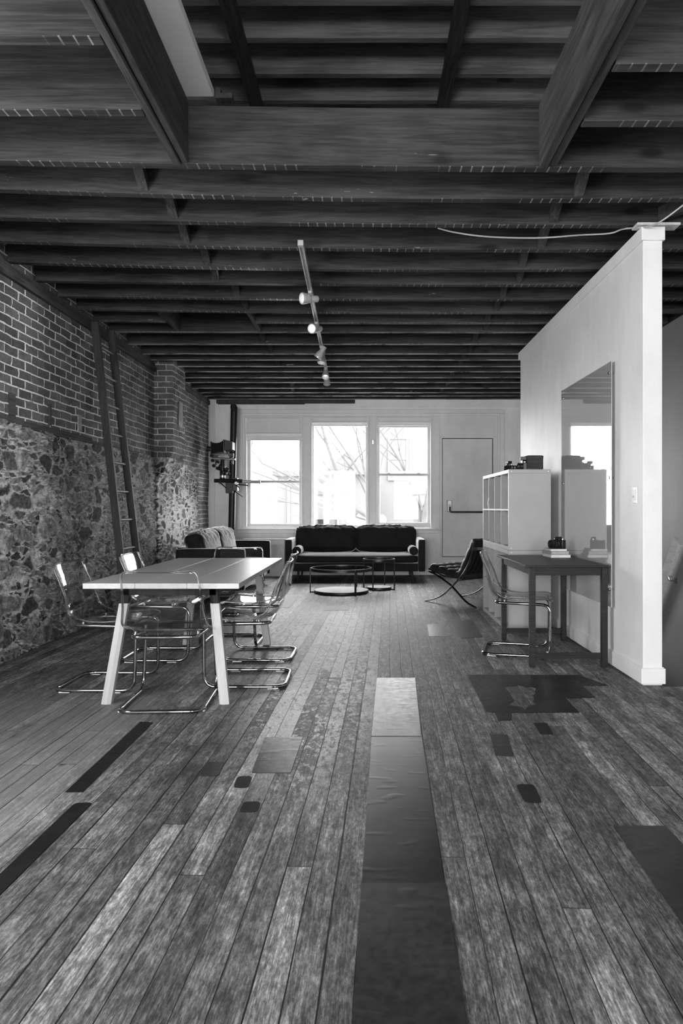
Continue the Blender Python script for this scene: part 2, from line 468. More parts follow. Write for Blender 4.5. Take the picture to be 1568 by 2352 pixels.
    scol = t.math('MINIMUM', t.math('MULTIPLY', scol, lowd), .92)
    sh = t.math('ADD', t.math('MULTIPLY', stone, t.ramp(tone, 0, 1, .008, .035)), t.math('ADD', t.math('MULTIPLY', grit, .02), t.math('MULTIPLY', grit2, .03)))
    sh = t.math('SUBTRACT', sh, t.math('MULTIPLY', hole, .025))
    line = t.math('ADD', 1.86, t.math('MULTIPLY', t.math('SUBTRACT', med2, .5), .06))
    isb = t.math('MAXIMUM', t.math('GREATER_THAN', s[1], line), t.math('GREATER_THAN', t.math('ADD', s[0], t.math('MULTIPLY', med2, .2)), 8.32))
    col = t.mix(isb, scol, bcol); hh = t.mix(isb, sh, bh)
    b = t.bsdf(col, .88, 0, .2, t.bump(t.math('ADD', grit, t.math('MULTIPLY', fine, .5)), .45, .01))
    d = t.n('Displacement'); t.set(d.inputs['Height'], hh); d.inputs['Midlevel'].default_value = 0.0; d.inputs['Scale'].default_value = 1.0
    t.l(d.outputs[0], t.out.inputs['Displacement'])
    t.m.displacement_method = 'BOTH'
    return t.done(b)

def mat_plaster(name, col, var=.06, rough=.55, stains=.0):
    t = NT(name); v = t.pos()
    n1 = t.noise(v, 1.6, 5, .6); n2 = t.noise(t.map(v, (1, 1, .35)), 7.0, 4, .6)
    c = t.math('MULTIPLY', t.ramp(n1, .3, .7, 1-var, 1+var), t.math('MULTIPLY', t.ramp(n2, .3, .7, 1-var*.5, 1+var*.5), col))
    if stains: c = t.mix(t.math('MULTIPLY', t.ramp(t.noise(v, 4.5, 6, .7), .64, .74), stains), c, col*.45)
    return t.done(t.bsdf(c, rough, 0, .4, t.bump(t.noise(v, 90, 3), .08, .004)))

def schlick(t):
    lw = t.n('LayerWeight'); lw.inputs[0].default_value = .5
    return t.math('ADD', .04, t.math('MULTIPLY', t.math('POWER', lw.outputs['Facing'], 5.0), .8))
def mat_thin_glass(name, tint=.94, refl=1.0):
    """flat clear sheet: lets light straight through and mirrors by Fresnel"""
    t = NT(name)
    tr = t.n('BsdfTransparent'); tr.inputs[0].default_value = (tint, tint, tint, 1)
    gl = t.n('BsdfGlossy'); gl.inputs['Roughness'].default_value = .015
    mx = t.n('MixShader'); t.set(mx.inputs[0], t.math('MULTIPLY', schlick(t), refl, clamp=True))
    t.l(tr.outputs[0], mx.inputs[1]); t.l(gl.outputs[0], mx.inputs[2])
    return t.done(mx)
def mat_acrylic(name):
    t = NT(name)
    lw = t.n('LayerWeight'); lw.inputs[0].default_value = .35
    tc = t.ramp(lw.outputs['Facing'], .3, 1.0, .985, .8)
    tr = t.n('BsdfTransparent'); t.l(t.grey(tc), tr.inputs[0])
    gl = t.n('BsdfGlossy'); gl.inputs['Roughness'].default_value = .03
    mx = t.n('MixShader'); t.set(mx.inputs[0], t.math('MULTIPLY', schlick(t), 1.0, clamp=True))
    t.l(tr.outputs[0], mx.inputs[1]); t.l(gl.outputs[0], mx.inputs[2])
    return t.done(mx)
def mat_emit(name, col, strength):
    t = NT(name); e = t.n('Emission'); e.inputs[0].default_value = (col, col, col, 1); e.inputs[1].default_value = strength
    return t.done(e)
def mat_patch(name, lo, hi, metal, r0, r1, scr=.2):
    """sheet metal let into the floor: dents, scratches"""
    t = NT(name); v = t.pos()
    n1 = t.noise(v, 3.2, 5, .65); n2 = t.noise(v, 30, 4, .7)
    c = t.math('MULTIPLY', t.ramp(n1, .3, .7, lo, hi), t.ramp(n2, .3, .7, .85, 1.15))
    def scratch(rot, lo_):
        a = t.noise(t.map(v, (150, .9, 1), rot=(0, 0, rot)), 1.0, 1, .4, .25)
        return t.ramp(a, lo_, lo_+.012)
    s = t.math('MAXIMUM', t.math('MAXIMUM', scratch(.5, .78), scratch(-.9, .79)), scratch(1.9, .785))
    s = t.math('MAXIMUM', s, t.math('MULTIPLY', t.ramp(t.noise(v, 30, 4, .7), .74, .80), .4))
    c = t.mix(t.math('MULTIPLY', s, scr), c, t.math('ADD', hi*1.7, .03))
    h = t.math('ADD', t.noise(t.map(v, (1, 1.8, 1)), 2.6, 1), t.math('MULTIPLY', t.ramp(t.noise(t.map(v, (1, 2.2, 1)), 7, 1), .56, .75), .5))
    return t.done(t.bsdf(c, t.ramp(n2, .3, .7, r0, r1), metal, .5 if metal > .2 else .18, t.bump(h, .09, .012)))
def mat_velvet(name, col):
    t = NT(name); v = t.objc()
    n = t.noise(v, 3.5, 4, .6); f = t.noise(v, 140, 2)
    c = t.math('MULTIPLY', t.ramp(n, .3, .7, .7, 1.35), col)
    return t.done(t.bsdf(c, .75, 0, .25, t.bump(f, .12, .002), **{'Sheen Weight': 1.0, 'Sheen Roughness': .3}))
def mat_leather(name, col, rough=.42):
    t = NT(name); v = t.objc()
    vo = t.n('TexVoronoi', feature='F1'); t.l(v, vo.inputs['Vector']); vo.inputs['Scale'].default_value = 260
    n = t.noise(v, 5, 4)
    c = t.math('MULTIPLY', t.ramp(n, .3, .7, .7, 1.3), col)
    return t.done(t.bsdf(c, rough, 0, .5, t.bump(vo.outputs['Distance'], .15, .001)))

M = dict(
    floor=mat_floor(), masonry=mat_masonry(),
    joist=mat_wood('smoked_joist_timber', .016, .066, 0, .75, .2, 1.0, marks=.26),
    joist_y=mat_wood('smoked_trimmer_timber', .018, .075, 1, .75, .2, 1.0),
    loft=mat_wood('newer_roof_timber', .09, .24, 0, .7, .2, .9),
    deck=mat_wood('deck_board_timber', .02, .06, 1, .8, .15, 1.0),
    oldwood=mat_wood('grey_old_timber', .03, .1, 1, .8, .15, 1.2),
    ladder=mat_wood('ladder_timber', .018, .058, 2, .6, .3, 1.6),
    rung=mat_wood('ladder_rung_timber', .1, .25, 1, .5, .3, 1.6),
    rail_wood=mat_wood('pale_rail_timber', .45, .75, 1, .6, .3, 1.6),
    table_top=mat_wood('pale_oak_board', .46, .57, 1, .36, .45, 1.1, knots=False, bump=.05),
    table_leg=mat_wood('pale_oak_leg', .44, .55, 2, .45, .4, 1.4, knots=False, bump=.08),
    desk=mat_wood('black_brown_desk', .014, .024, 0, .42, .25, 1.2, knots=False),
    white_wall=mat_plaster('white_wall_paint', .82, .05, .5, .05),
    back_wall=mat_plaster('white_back_wall_paint', .88, .07, .5, .12),
    grey_wall=mat_plaster('grey_stair_wall_paint', .36, .05, .55, .05),
    trim=mat_plaster('white_gloss_trim', .86, .05, .35, .06),
    sash=mat_plaster('white_sash_paint', .66, .05, .35, .03),
    door=mat_plaster('white_steel_door', .82, .07, .4, .1),
    shadow_wood=mat_simple('dark_lath', .035, .9),
    shelf=mat_simple('white_laminate', .4, .45, var=.04),
    shelf_edge=mat_simple('white_laminate_edge', .78, .45, var=.03),
    dot=mat_simple('white_cap_plastic', .85, .4),
    glass=mat_thin_glass('window_glass', .97, .35), tableglass=mat_thin_glass('table_glass', .9),
    acrylic=mat_acrylic('clear_acrylic'),
    chrome=mat_simple('polished_chrome', .38, .07, 1.0, var=.03),
    steel=mat_simple('brushed_steel', .5, .3, 1.0, var=.06),
    black_steel=mat_simple('black_steel', .01, .5, .0, .2),
    bronze=mat_simple('dark_bronze_steel', .06, .35, .8),
    black=mat_simple('black_plastic', .012, .42),
    rubber=mat_simple('black_rubber', .01, .8),
    lens=mat_simple('coated_lens_glass', .01, .05, 0, .9),
    velvet=mat_velvet('charcoal_velvet', .013),
    leather=mat_leather('black_leather', .012),
    darkglass=mat_simple('smoked_mirror_glass', .03, .04, 0, .9, var=.0),
    marble=mat_simple('pale_stone_disc', .62, .3, var=.1, scale=9),
    board=mat_simple('grey_backed_glass', .42, .03, 0, .8, var=.02, **{'Coat Weight': 1.0, 'Coat Roughness': .02, 'Coat IOR': 1.55}),
    lampmetal=mat_simple('white_lamp_enamel', .42, .35, 0, .5),
    track=mat_simple('white_track_enamel', .55, .3, .3, .5),
    bulb=mat_emit('lit_lamp', 1.0, 6.0), bulb_dim=mat_emit('dim_lamp', 1.0, 2.5),
    paper=mat_simple('white_paper', .7, .7), paper2=mat_simple('cream_book_cover', .42, .6), book=mat_simple('grey_book_cover', .2, .6),
    cable=mat_simple('pale_cable', .42, .5),
    tin=mat_patch('tin_sheet', .085, .125, .8, .3, .42, .35),
    tin_dark=mat_patch('dark_tin_sheet', .018, .032, .3, .32, .46, .5),
    tin_black=mat_patch('blackened_tin_plate', .007, .013, 0.0, .5, .6, .1),
    tin_grey=mat_patch('grey_tin_plate', .016, .03, .65, .31, .345, .3),
    glare_sheet=mat_simple('painted_plate_glare', .34, .6, 0, .2, var=.08, scale=20),  # pale matte colour stands in for window reflection on tin plates
    lino=mat_patch('torn_linoleum', .012, .03, 0.0, .3, .45, .2),
    house=mat_simple('pale_clapboard', .075, .8, var=.04), house2=mat_simple('pale_render', .1, .8, var=.03),
    houseglass=mat_simple('house_window_glass', .06, .3, var=.05), roof=mat_simple('pale_roof', .065, .9),
    bark=mat_simple('pale_bark', .035, .9, var=.2), ground=mat_simple('outdoor_paving', .25, .9), snow=mat_simple('white_shrub_blossom', .95, .9),
    plaque=mat_simple('pale_plaster_patch', .3, .9, var=.3, scale=14),
)

# ------------------------------------------------------------------ setting: floor, walls, ceiling
XL, XR, YF, YB, ZJ, ZD = -2.84, 3.15, -5.0, 12.2, 3.12, 3.45
PX0, PX1, PY0, PY1 = 1.85, 1.98, 4.59, 8.26      # the white partition
bm = MB()
for lo, hi in (((XL-.3, YF, -.06), (PX1, YB+.3, 0)), ((PX1, YF, -.06), (XR, 4.56, 0)), ((PX1, 8.6, -.06), (XR, YB+.3, 0))):
    bx(bm, lo, hi)
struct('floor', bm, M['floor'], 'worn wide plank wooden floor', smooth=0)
bm = MB(); bx(bm, (XR+.0, YF, ZJ+.0), (XR+.15, YB+.3, 3.45)); struct('wall_right_upper', bm, M['deck'], 'dark timber rim above the stairwell wall', 'wall', smooth=0)
bm = MB(); bx(bm, (XR, YF, -2.9), (XR+.15, YB+.3, ZJ))
struct('wall_right', bm, M['grey_wall'], 'grey stairwell wall beyond the white partition', 'wall', smooth=0)
bm = MB(); bx(bm, (PX1, 4.4, -2.95), (XR+.15, 8.8, -2.85))
struct('floor_stairwell', bm, M['grey_wall'], 'landing at the foot of the stairwell', 'floor', smooth=0)
bm = MB()
bx(bm, (PX1-.1, 4.42, -2.9), (XR, 4.56, -.06)); bx(bm, (PX1-.1, 8.6, -2.9), (XR, 8.7, -.06)); bx(bm, (PX1-.1, 4.5, -2.9), (PX1, 8.6, -.06))
struct('wall_stairwell', bm, M['grey_wall'], 'enclosing walls below the stairwell edge', 'wall', smooth=0)

# left wall: brick on rubble, with a brick pier; a dense grid so that the stones stand out
def left_wall():
    path = [(XL, 3.6), (XL, 9.1), (XL+.25, 9.1), (XL+.25, 9.71), (XL, 9.71), (XL, 12.3)]
    us, P = [], []
    u = 0.0; step = .016
    for i in range(len(path)-1):
        a, b = Vector(path[i]), Vector(path[i+1]); L = (b-a).length; n = max(2, int(L/step))
        for k in range(n):
            P.append(a.lerp(b, k/n)); us.append(u+L*k/n)
        u += L
    P.append(Vector(path[-1])); us.append(u)
    nz = 215; zs = [3.45*k/nz for k in range(nz+1)]
    bm = MB(); uvl = bm.loops.layers.uv.new('UVMap'); V = []
    for p in P:
        col = []
        for z in zs:
            k = 1.0 if z > 1.95 else max(.16, 1-(1.95-z)/.5) if z > 1.4 else .16
            x = XL+(p.x-XL)*k
            if z < 1.86: x += .03*noise.noise(Vector((p.y*1.1, z*1.4, 2.2)))
            col.append(bm.verts.new((x, p.y, z)))
        V.append(col)
    for i in range(len(P)-1):
        for j in range(nz):
            f = bm.faces.new((V[i][j], V[i+1][j], V[i+1][j+1], V[i][j+1]))
            for lp, (a, b) in zip(f.loops, ((i, j), (i+1, j), (i+1, j+1), (i, j+1))):
                lp[uvl].uv = (us[a], zs[b])
    me = bpy.data.meshes.new('wall_left'); bm.to_mesh(me); bm.free(); me.shade_smooth()
    me.materials.append(M['masonry'])
    # wall normal must look into the room (+X)
    if me.polygons[0].normal.x < 0: me.flip_normals()
    o = bpy.data.objects.new('wall_left', me); COL.objects.link(o)
    tag(o, 'old brick wall on a rubble stone base with a brick pier', 'wall', kind='structure')
left_wall()
bm = MB()
for lo, hi in (((XL-.3, YF, -.06), (XL, .7, 3.45)), ((XL-.3, 2.7, -.06), (XL, 3.6, 3.45)), ((XL-.3, .7, -.06), (XL, 2.7, .95)), ((XL-.3, .7, 2.95), (XL, 2.7, 3.45))): bx(bm, lo, hi)
bx(bm, (XL-.3, 3.6, -.06), (XL-.12, YB+.3, 3.45))
struct('wall_left_front', bm, M['grey_wall'], 'plain stretch of the side wall near the street front', 'wall', smooth=0)
# timber band between stone and brick, and the wall plate under the joists
bm = MB(); bx(bm, (XL-.02, 3.6, 1.845), (XL+.03, 7.0, 1.905)); bx(bm, (XL-.02, 7.0, 1.85), (XL+.018, 9.05, 1.885))
struct('trim_1', bm, M['oldwood'], 'dark timber band between the rubble and the brickwork', 'timber band', bevel=.006)
bm = MB(); bx(bm, (XL-.02, 3.6, 3.0), (XL+.05, 9.08, 3.055)); bx(bm, (XL-.02, 3.6, 3.055), (XL+.025, 9.08, 3.12)); bx(bm, (XL-.02, 9.73, 3.02), (XL+.05, 12.2, 3.10))
struct('trim_2', bm, M['oldwood'], 'dark timber wall plate under the joist ends', 'timber band', bevel=.006)
for i, (px, py, w, h_) in enumerate(((24, 932, .10, .20), (112, 952, .05, .19), (180, 972, .09, .16))):
    d = F*(XL)/(px-CX); z = H+(CY-py)*d/F
    bm = MB(); bx(bm, (XL-.02, d-w/2, z-h_/2), (XL+.018, d+w/2, z+h_/2))
    single('nailing_block', bm, M['oldwood'] if i < 2 else M['plaque'],
           ('wide upright timber block set in the brickwork, farthest of three from the ladder', 'narrow upright timber block in the brickwork between a wide one and a pale patch',
            'pale broken block in the brickwork beside the ladder')[i], 'wood block', 'blocks set into the brick wall', bevel=.004)
t = thing('wall_box', 'pale plate with a dark slot on the side of the brick pier', 'wall plate', (XL+.25, 9.42, 2.3))
bm = MB(); bx(bm, (0, -.02, 0), (.012, .16, .36)); part('plate', bm, M['plaque'], t, bevel=.003)
bm = MB(); bx(bm, (0, -.09, .02), (.02, -.02, .34)); part('slot', bm, M['black'], t, label='dark recessed slot', bevel=.003)

# back wall, pierced for three windows and a door
def X_(px, d=YB): return (px-CX)*d/F
def Z_(py, d=YB): return H+(CY-py)*d/F
def pxbox(bm, x0, y0, x1, y1, d, thick, out=0.0):
    """box whose front face fills the given rectangle of the wall plane; it stands 'out' proud of that plane"""
    bx(bm, (X_(x0), d-out, Z_(y1)), (X_(x1), d+thick, Z_(y0)))
OPEN = [(567, 1002, 692, 1208), (716, 974, 843, 1210), (866, 977, 988, 1210), (1015, 1006, 1132, 1280)]
xs = sorted({440, 1340} | {v for o in OPEN for v in (o[0], o[2])}); ys = sorted({900, 1322} | {v for o in OPEN for v in (o[1], o[3])})
bm = MB()
for i in range(len(xs)-1):
    for j in range(len(ys)-1):
        cx_, cy_ = (xs[i]+xs[i+1])/2, (ys[j]+ys[j+1])/2
        if any(o[0] < cx_ < o[2] and o[1] < cy_ < o[3] for o in OPEN): continue
        z0 = -.06 if ys[j+1] == 1322 else Z_(ys[j+1]); z1 = 3.45 if ys[j] == 900 else Z_(ys[j])
        bx(bm, (X_(xs[i]), YB, z0), (X_(xs[i+1]), YB+.26, z1))
bmesh.ops.remove_doubles(bm, verts=bm.verts[:], dist=.0005)
struct('wall_back', bm, M['back_wall'], 'white back wall with the windows and the door', 'wall', smooth=0)
bm = MB(); pxbox(bm, 481, 915, 494, 1316, YB, .02, .045)
struct('trim_3', bm, M['trim'], 'white upright board at the corner of the back and brick walls', 'board', bevel=.004)
bm = MB(); pxbox(bm, 497, 917, 815, 927, YB, .02, .03); pxbox(bm, 500, 926, 700, 929, YB, .02, .018)
struct('trim_4', bm, M['oldwood'], 'dark exposed timber along the top of the back wall', 'timber band', bevel=.004)
bm = MB(); pxbox(bm, 816, 918, 1200, 935, YB, .02, .022)
struct('trim_5', bm, M['trim'], 'white fascia board along the top of the back wall', 'board', bevel=.004)
# casings
bm = MB()
for a in ((545, 941, 1157, 950), (545, 950, 557, 1214), (1147, 950, 1157, 1316)): pxbox(bm, *a, YB, .01, .045)
for a in ((557, 950, 1147, 956), (557, 956, 563, 1214), (1142, 956, 1147, 1316)): pxbox(bm, *a, YB, .01, .03)
for a in ((696, 957, 713, 1213), (848, 957, 863, 1213), (993, 957, 1009, 1214)): pxbox(bm, *a, YB, .01, .018)
for a in ((692.5, 954, 696.5, 1212), (712.5, 954, 716.5, 1212), (843, 954, 848, 1212), (862, 954, 866, 1212), (988, 954, 993, 1212), (563, 998, 567, 1210)): pxbox(bm, *a, YB, .01, .034)
struct('trim_6', bm, M['trim'], 'white moulded casing round the window wall', 'casing', bevel=.006)
bm = MB(); pxbox(bm, 540, 1213, 1012, 1217, YB, .01, .10); pxbox(bm, 545, 1217, 1008, 1225, YB, .01, .035)
struct('trim_7', bm, M['trim'], 'white window sill running under all three windows', 'sill', bevel=.006)
bm = MB(); pxbox(bm, 1010, 1291, 1320, 1293, YB, .01, .02); pxbox(bm, 500, 1300, 1320, 1322, YB, .01, .014)
struct('baseboard_back', bm, M['trim'], 'white baseboard along the back wall', 'baseboard', bevel=.003)

def window(n, o, glass, label, rail=None, panel=None):
    t = thing('window_%d' % n, label, 'window', (X_((o[0]+o[2])/2), YB, Z_(o[3])), kind='structure')
    d = YB+.05
    bm = MB(); g0, g1 = glass[0], glass[-1]
    for a in ((o[0], o[1], o[2], g0[1]), (o[0], g1[3], o[2], o[3]), (o[0], g0[1], g0[0], g1[3]), (g0[2], g0[1], o[2], g1[3])):
        pxbox(bm, *a, d, .05)
    if rail: pxbox(bm, o[0]+2, rail[0], o[2]-2, rail[1], d, .05, .015)
    part('sash', bm, M['sash'], t, world=True, bevel=.008)
    for g in glass:
        bm = MB(); pxbox(bm, g[0]-1, g[1]-1, g[2]+1, g[3]+1, d+.022, .004)
        part('pane', bm, M['glass'], t, world=True, smooth=0)
    if rail:
        for fx in (.22, .78):
            bm = MB(); x = o[0]+(o[2]-o[0])*fx; c = (X_(x), d-.012, Z_(rail[0]))
            lathe(bm, [(.03, 0), (.03, .012), (.014, .02), (.012, .03), (0, .032)], 12, Matrix.Translation(c))
            part('sash_lock', bm, M['steel'], t, world=True)
    if panel:
        bm = MB(); pxbox(bm, *panel, YB, .01, .012)
        for a in ((panel[0]-4, panel[1]-4, panel[2]+4, panel[1]), (panel[0]-4, panel[3], panel[2]+4, panel[3]+4)): pxbox(bm, *a, YB, .01, .026)
        part('transom_panel', bm, M['trim'], t, world=True, bevel=.008)
    return t
window(1, OPEN[0], [(574.5, 1011, 686, 1103), (573, 1109, 686, 1203)], 'sash window nearest the camera stand, its top boarded over', (1103, 1109), (567, 960, 689, 994))
window(2, OPEN[1], [(720, 978, 839, 1206)], 'tall single-pane middle window above the sofa', None, (718, 958, 841, 968))
window(3, OPEN[2], [(872, 981, 981.5, 1087), (872, 1093, 982, 1200)], 'sash window beside the door', (1087, 1093), (868, 958, 986, 968))
# door
t = thing('door_1', 'white steel door with a panic bar', 'door', (X_(1073), YB, Z_(1280)), kind='structure')
bm = MB(); pxbox(bm, 1016.6, 1007.6, 1130.6, 1278.4, YB+.03, .05); part('door_leaf', bm, M['door'], t, world=True, bevel=.006)
bm = MB()
for a in ((1010, 999, 1141, 1003), (1010, 1003, 1015, 1282), (1132, 1003, 1140, 1282)): pxbox(bm, *a, YB, .08, .02)
pxbox(bm, 1015, 1279.5, 1132, 1284, YB, .08, .02)
part('door_frame', bm, M['trim'], t, world=True, bevel=.006)
bm = MB(); pxbox(bm, 1011, 957, 1141, 997, YB, .01, .01); part('transom_panel', bm, M['trim'], t, world=True, bevel=.004)
bm = MB(); pxbox(bm, 1010, 1000, 1138, 1286, YB+.1, .14); part('door_backing', bm, M['black'], t, world=True, smooth=0)  # black backing added to stop daylight leaking round the leaf
bm = MB(); pxbox(bm, 1026.5, 1149, 1037, 1176, YB+.03, .01, .05); pb = part('panic_bar_case', bm, M['steel'], t, world=True, bevel=.008, label='steel latch case')
bm = MB(); pxbox(bm, 1029.5, 1158, 1033.5, 1170, YB-.02, .01, .012); o = mesh_obj('latch_window', bm, M['dot'], pb, shift=t.location, bevel=.002)
yb = YB-.055
bm = MB(); z = Z_(1176)
tube(bm, fillet([(X_(1032), yb, Z_(1164)), (X_(1032), yb-.02, z), (X_(1124), yb-.02, z), (X_(1124), yb+.06, z)], .03), .016, 10)
part('push_bar', bm, M['bronze'], t, world=True)
t = thing('door_sensor', 'small white alarm sensor on the casing between middle window and window by the door', 'sensor', (X_(853), YB-.018, Z_(1022)))
bm = MB(); pxbox(bm, 848, 1010, 853.5, 1022, YB-.018, 0, .03); part('magnet', bm, M['dot'], t, world=True, bevel=.004)
bm = MB(); pxbox(bm, 854, 1011, 858, 1021, YB-.018, 0, .018); part('switch_body', bm, M['steel'], t, world=True, bevel=.003)

# white partition with cap and baseboard
bm = MB(); bx(bm, (PX0, PY0, 0), (PX1, PY1, 2.985)); struct('wall_partition', bm, M['white_wall'], 'white free-standing partition wall', 'wall', bevel=.004, smooth=0)
bm = MB(); bx(bm, (PX0-.014, PY0-.014, 2.985), (PX1+.014, PY1+.06, 3.075)); struct('trim_8', bm, M['white_wall'], 'white cap board on top of the partition', 'cap board', bevel=.004, smooth=0)
bm = MB(); bx(bm, (PX0-.016, PY0-.016, .012), (PX1+.016, PY1, .115)); bx(bm, (PX0-.008, PY0-.008, .115), (PX1+.008, PY1, .122))
struct('baseboard_partition', bm, M['white_wall'], 'white baseboard round the foot of the partition', 'baseboard', bevel=.003, smooth=0)
bm = MB(); p = at(1462, 520, 4.57); bx(bm, (p.x, 4.56, 3.08), (p.x+.29, 4.66, 3.097))
single('shim_board', bm, M['rail_wood'], 'pale thin strip wedged between partition cap and joist', 'strip', bevel=.003)
t = thing('light_switch', 'white slider dimmer on the partition near its end', 'light switch', (PX0, 4.72, 1.223))
bm = MB(); bx(bm, (-.008, -.036, 0), (0, .036, .116)); part('cover_plate', bm, M['dot'], t, bevel=.003)
bm = MB(); bx(bm, (-.012, -.016, .025), (-.007, .016, .092)); part('slider_panel', bm, M['shelf_edge'], t, bevel=.002)
bm = MB(); bx(bm, (-.02, -.006, .04), (-.011, .006, .052)); part('slider', bm, M['shelf'], t, bevel=.002)

# front wall behind the camera; its two unseen windows are added for front light
bm = MB(); fw = [(-2.55, -.45), (1.1, 2.6)]
xs = [XL-.3, -2.55, -.45, 1.1, 2.6, XR+.15]
for i in range(5):
    if i in (1, 3):
        bx(bm, (xs[i], YF-.25, -.06), (xs[i+1], YF, .65)); bx(bm, (xs[i], YF-.25, 2.85), (xs[i+1], YF, 3.45))
    else: bx(bm, (xs[i], YF-.25, -.06), (xs[i+1], YF, 3.45))
struct('wall_front', bm, M['back_wall'], 'street front wall behind the viewer', 'wall', smooth=0)
for n, (a, b) in enumerate(fw):
    t = thing('window_%d' % (4+n), 'unseen window put in the front wall for its light', 'window', ((a+b)/2, YF-.1, .65), kind='structure')
    bm = MB()
    for lo, hi in (((a, -.05, 0), (a+.06, 0, 2.2)), ((b-.06, -.05, 0), (b, 0, 2.2)), ((a, -.05, 0), (b, 0, .06)), ((a, -.05, 2.14), (b, 0, 2.2)), ((a, -.05, 1.07), (b, 0, 1.13)), (((a+b)/2-.03, -.05, 0), ((a+b)/2+.03, 0, 2.2))):
        bx(bm, (lo[0]-t.location.x, lo[1], lo[2]), (hi[0]-t.location.x, hi[1], hi[2]))
    part('sash', bm, M['sash'], t, bevel=.004)
    bm = MB(); bx(bm, (a-t.location.x, -.03, 0), (b-t.location.x, -.026, 2.2)); part('pane', bm, M['glass'], t, smooth=0)

for n, yy in ((6, 1.7),):  # unseen opening added to brighten the partition's left face
    t = thing('window_%d' % n, 'unseen side window added to light the partition', 'window', (XL-.1, yy, .95), kind='structure')
    bm = MB()
    for lo, hi in (((-.05, -1.0, 0), (0, 1.0, .06)), ((-.05, -1.0, 1.94), (0, 1.0, 2.0)), ((-.05, -1.0, 0), (0, -.94, 2)), ((-.05, .94, 0), (0, 1.0, 2)), ((-.05, -.03, 0), (0, .03, 2))): bx(bm, lo, hi)
    part('sash', bm, M['sash'], t, bevel=.004)
    bm = MB(); bx(bm, (-.03, -1, 0), (-.026, 1, 2)); part('pane', bm, M['glass'], t, smooth=0)

# ceiling deck with the framed opening, and the raised roof above it
OX0, OX1, OY0, OY1 = -1.09, 1.08, -1.0, 3.95
bm = MB()
for lo, hi in (((XL-.3, YF, ZD), (OX0, YB+.3, ZD+.05)), ((OX1, YF, ZD), (XR+.15, YB+.3, ZD+.05)), ((OX0, YF, ZD), (OX1, OY0, ZD+.05)), ((OX0, OY1, ZD), (OX1, YB+.3, ZD+.05))): bx(bm, lo, hi)
struct('ceiling', bm, M['deck'], 'dark boarding above the joists', 'ceiling', smooth=0)
bm = MB()
bx(bm, (-3.2, YF, 4.95), (3.4, 9.2, 5.0))
struct('ceiling_roof', bm, M['loft'], 'roof boarding seen through the ceiling opening', 'ceiling', smooth=0)
bm = MB()
bx(bm, (-3.2, YF-.1, ZD+.05), (3.4, YF, 5)); bx(bm, (-3.2, 9.1, ZD+.05), (3.4, 9.2, 5)); bx(bm, (-3.3, YF, ZD+.05), (-3.2, 9.2, 5)); bx(bm, (3.4, YF, ZD+.05), (3.5, 9.2, 5))
struct('wall_loft', bm, M['deck'], 'dark loft walls above the ceiling opening', 'wall', smooth=0)

# ------------------------------------------------------------------ joists and beams
def bowed(yl, yc, yr, x0, x1, z0, z1, th=.06, n=14):
    """joist through three measured back-edge depths at x = -2.6, -.16, 2.0"""
    a, b, c = -2.6, -.16, 2.0
    def yy(x):
        x = max(-2.9, min(2.2, x))
        return yl*(x-b)*(x-c)/((a-b)*(a-c)) + yc*(x-a)*(x-c)/((b-a)*(b-c)) + yr*(x-a)*(x-b)/((c-a)*(c-b))
    bm = MB(); rings = []
    for i in range(n+1):
        x = x0+(x1-x0)*i/n; y = yy(x)
        rings.append([Vector((x, y-th, z0)), Vector((x, y, z0)), Vector((x, y, z1)), Vector((x, y-th, z1))])
    loft(bm, rings); return bm
JD = [(4.165, 4.313, 4.32), (4.594, 4.70, 4.723), (5.003, 5.148, 5.165), (5.443, 5.59, 5.58), (5.876, 5.957, 5.98), (6.30, 6.383, 6.383), (6.71, 6.81, 6.81),
      (7.117, 7.185, 7.185), (7.54, 7.56, 7.56)] + [(v, v, v) for v in (8.107, 8.61, 8.96, 9.37, 9.73, 10.17, 10.56, 11.05, 11.5, 11.82, 12.17)]
allj = [(3.833, 3.92, 3.938)]+JD
def yq(d, x):
    a, b, c = -2.6, -.16, 2.0
    return d[0]*(x-b)*(x-c)/((a-b)*(a-c)) + d[1]*(x-a)*(x-c)/((b-a)*(b-c)) + d[2]*(x-a)*(x-b)/((c-a)*(c-b))
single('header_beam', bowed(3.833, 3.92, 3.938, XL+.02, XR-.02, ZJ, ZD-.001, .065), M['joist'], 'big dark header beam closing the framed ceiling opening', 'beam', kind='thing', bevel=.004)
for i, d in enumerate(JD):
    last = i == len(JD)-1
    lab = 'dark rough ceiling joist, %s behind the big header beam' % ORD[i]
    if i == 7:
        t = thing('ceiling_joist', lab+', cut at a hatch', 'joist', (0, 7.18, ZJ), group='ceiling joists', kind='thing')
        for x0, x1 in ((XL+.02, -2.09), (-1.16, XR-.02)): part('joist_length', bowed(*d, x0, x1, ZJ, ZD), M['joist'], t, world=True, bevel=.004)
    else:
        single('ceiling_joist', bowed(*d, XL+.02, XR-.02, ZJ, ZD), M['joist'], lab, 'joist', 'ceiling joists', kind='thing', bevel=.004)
for x, lab in ((-2.065, 'short hatch trimmer between two joists, nearer the brick wall'), (-1.18, 'short hatch trimmer between two joists, nearer the track lights')):
    bm = MB(); bx(bm, (x-.022, 6.80, ZJ+.005), (x+.022, 7.49, ZD)); single('hatch_trimmer', bm, M['joist_y'], lab, 'timber', bevel=.004, kind='thing')
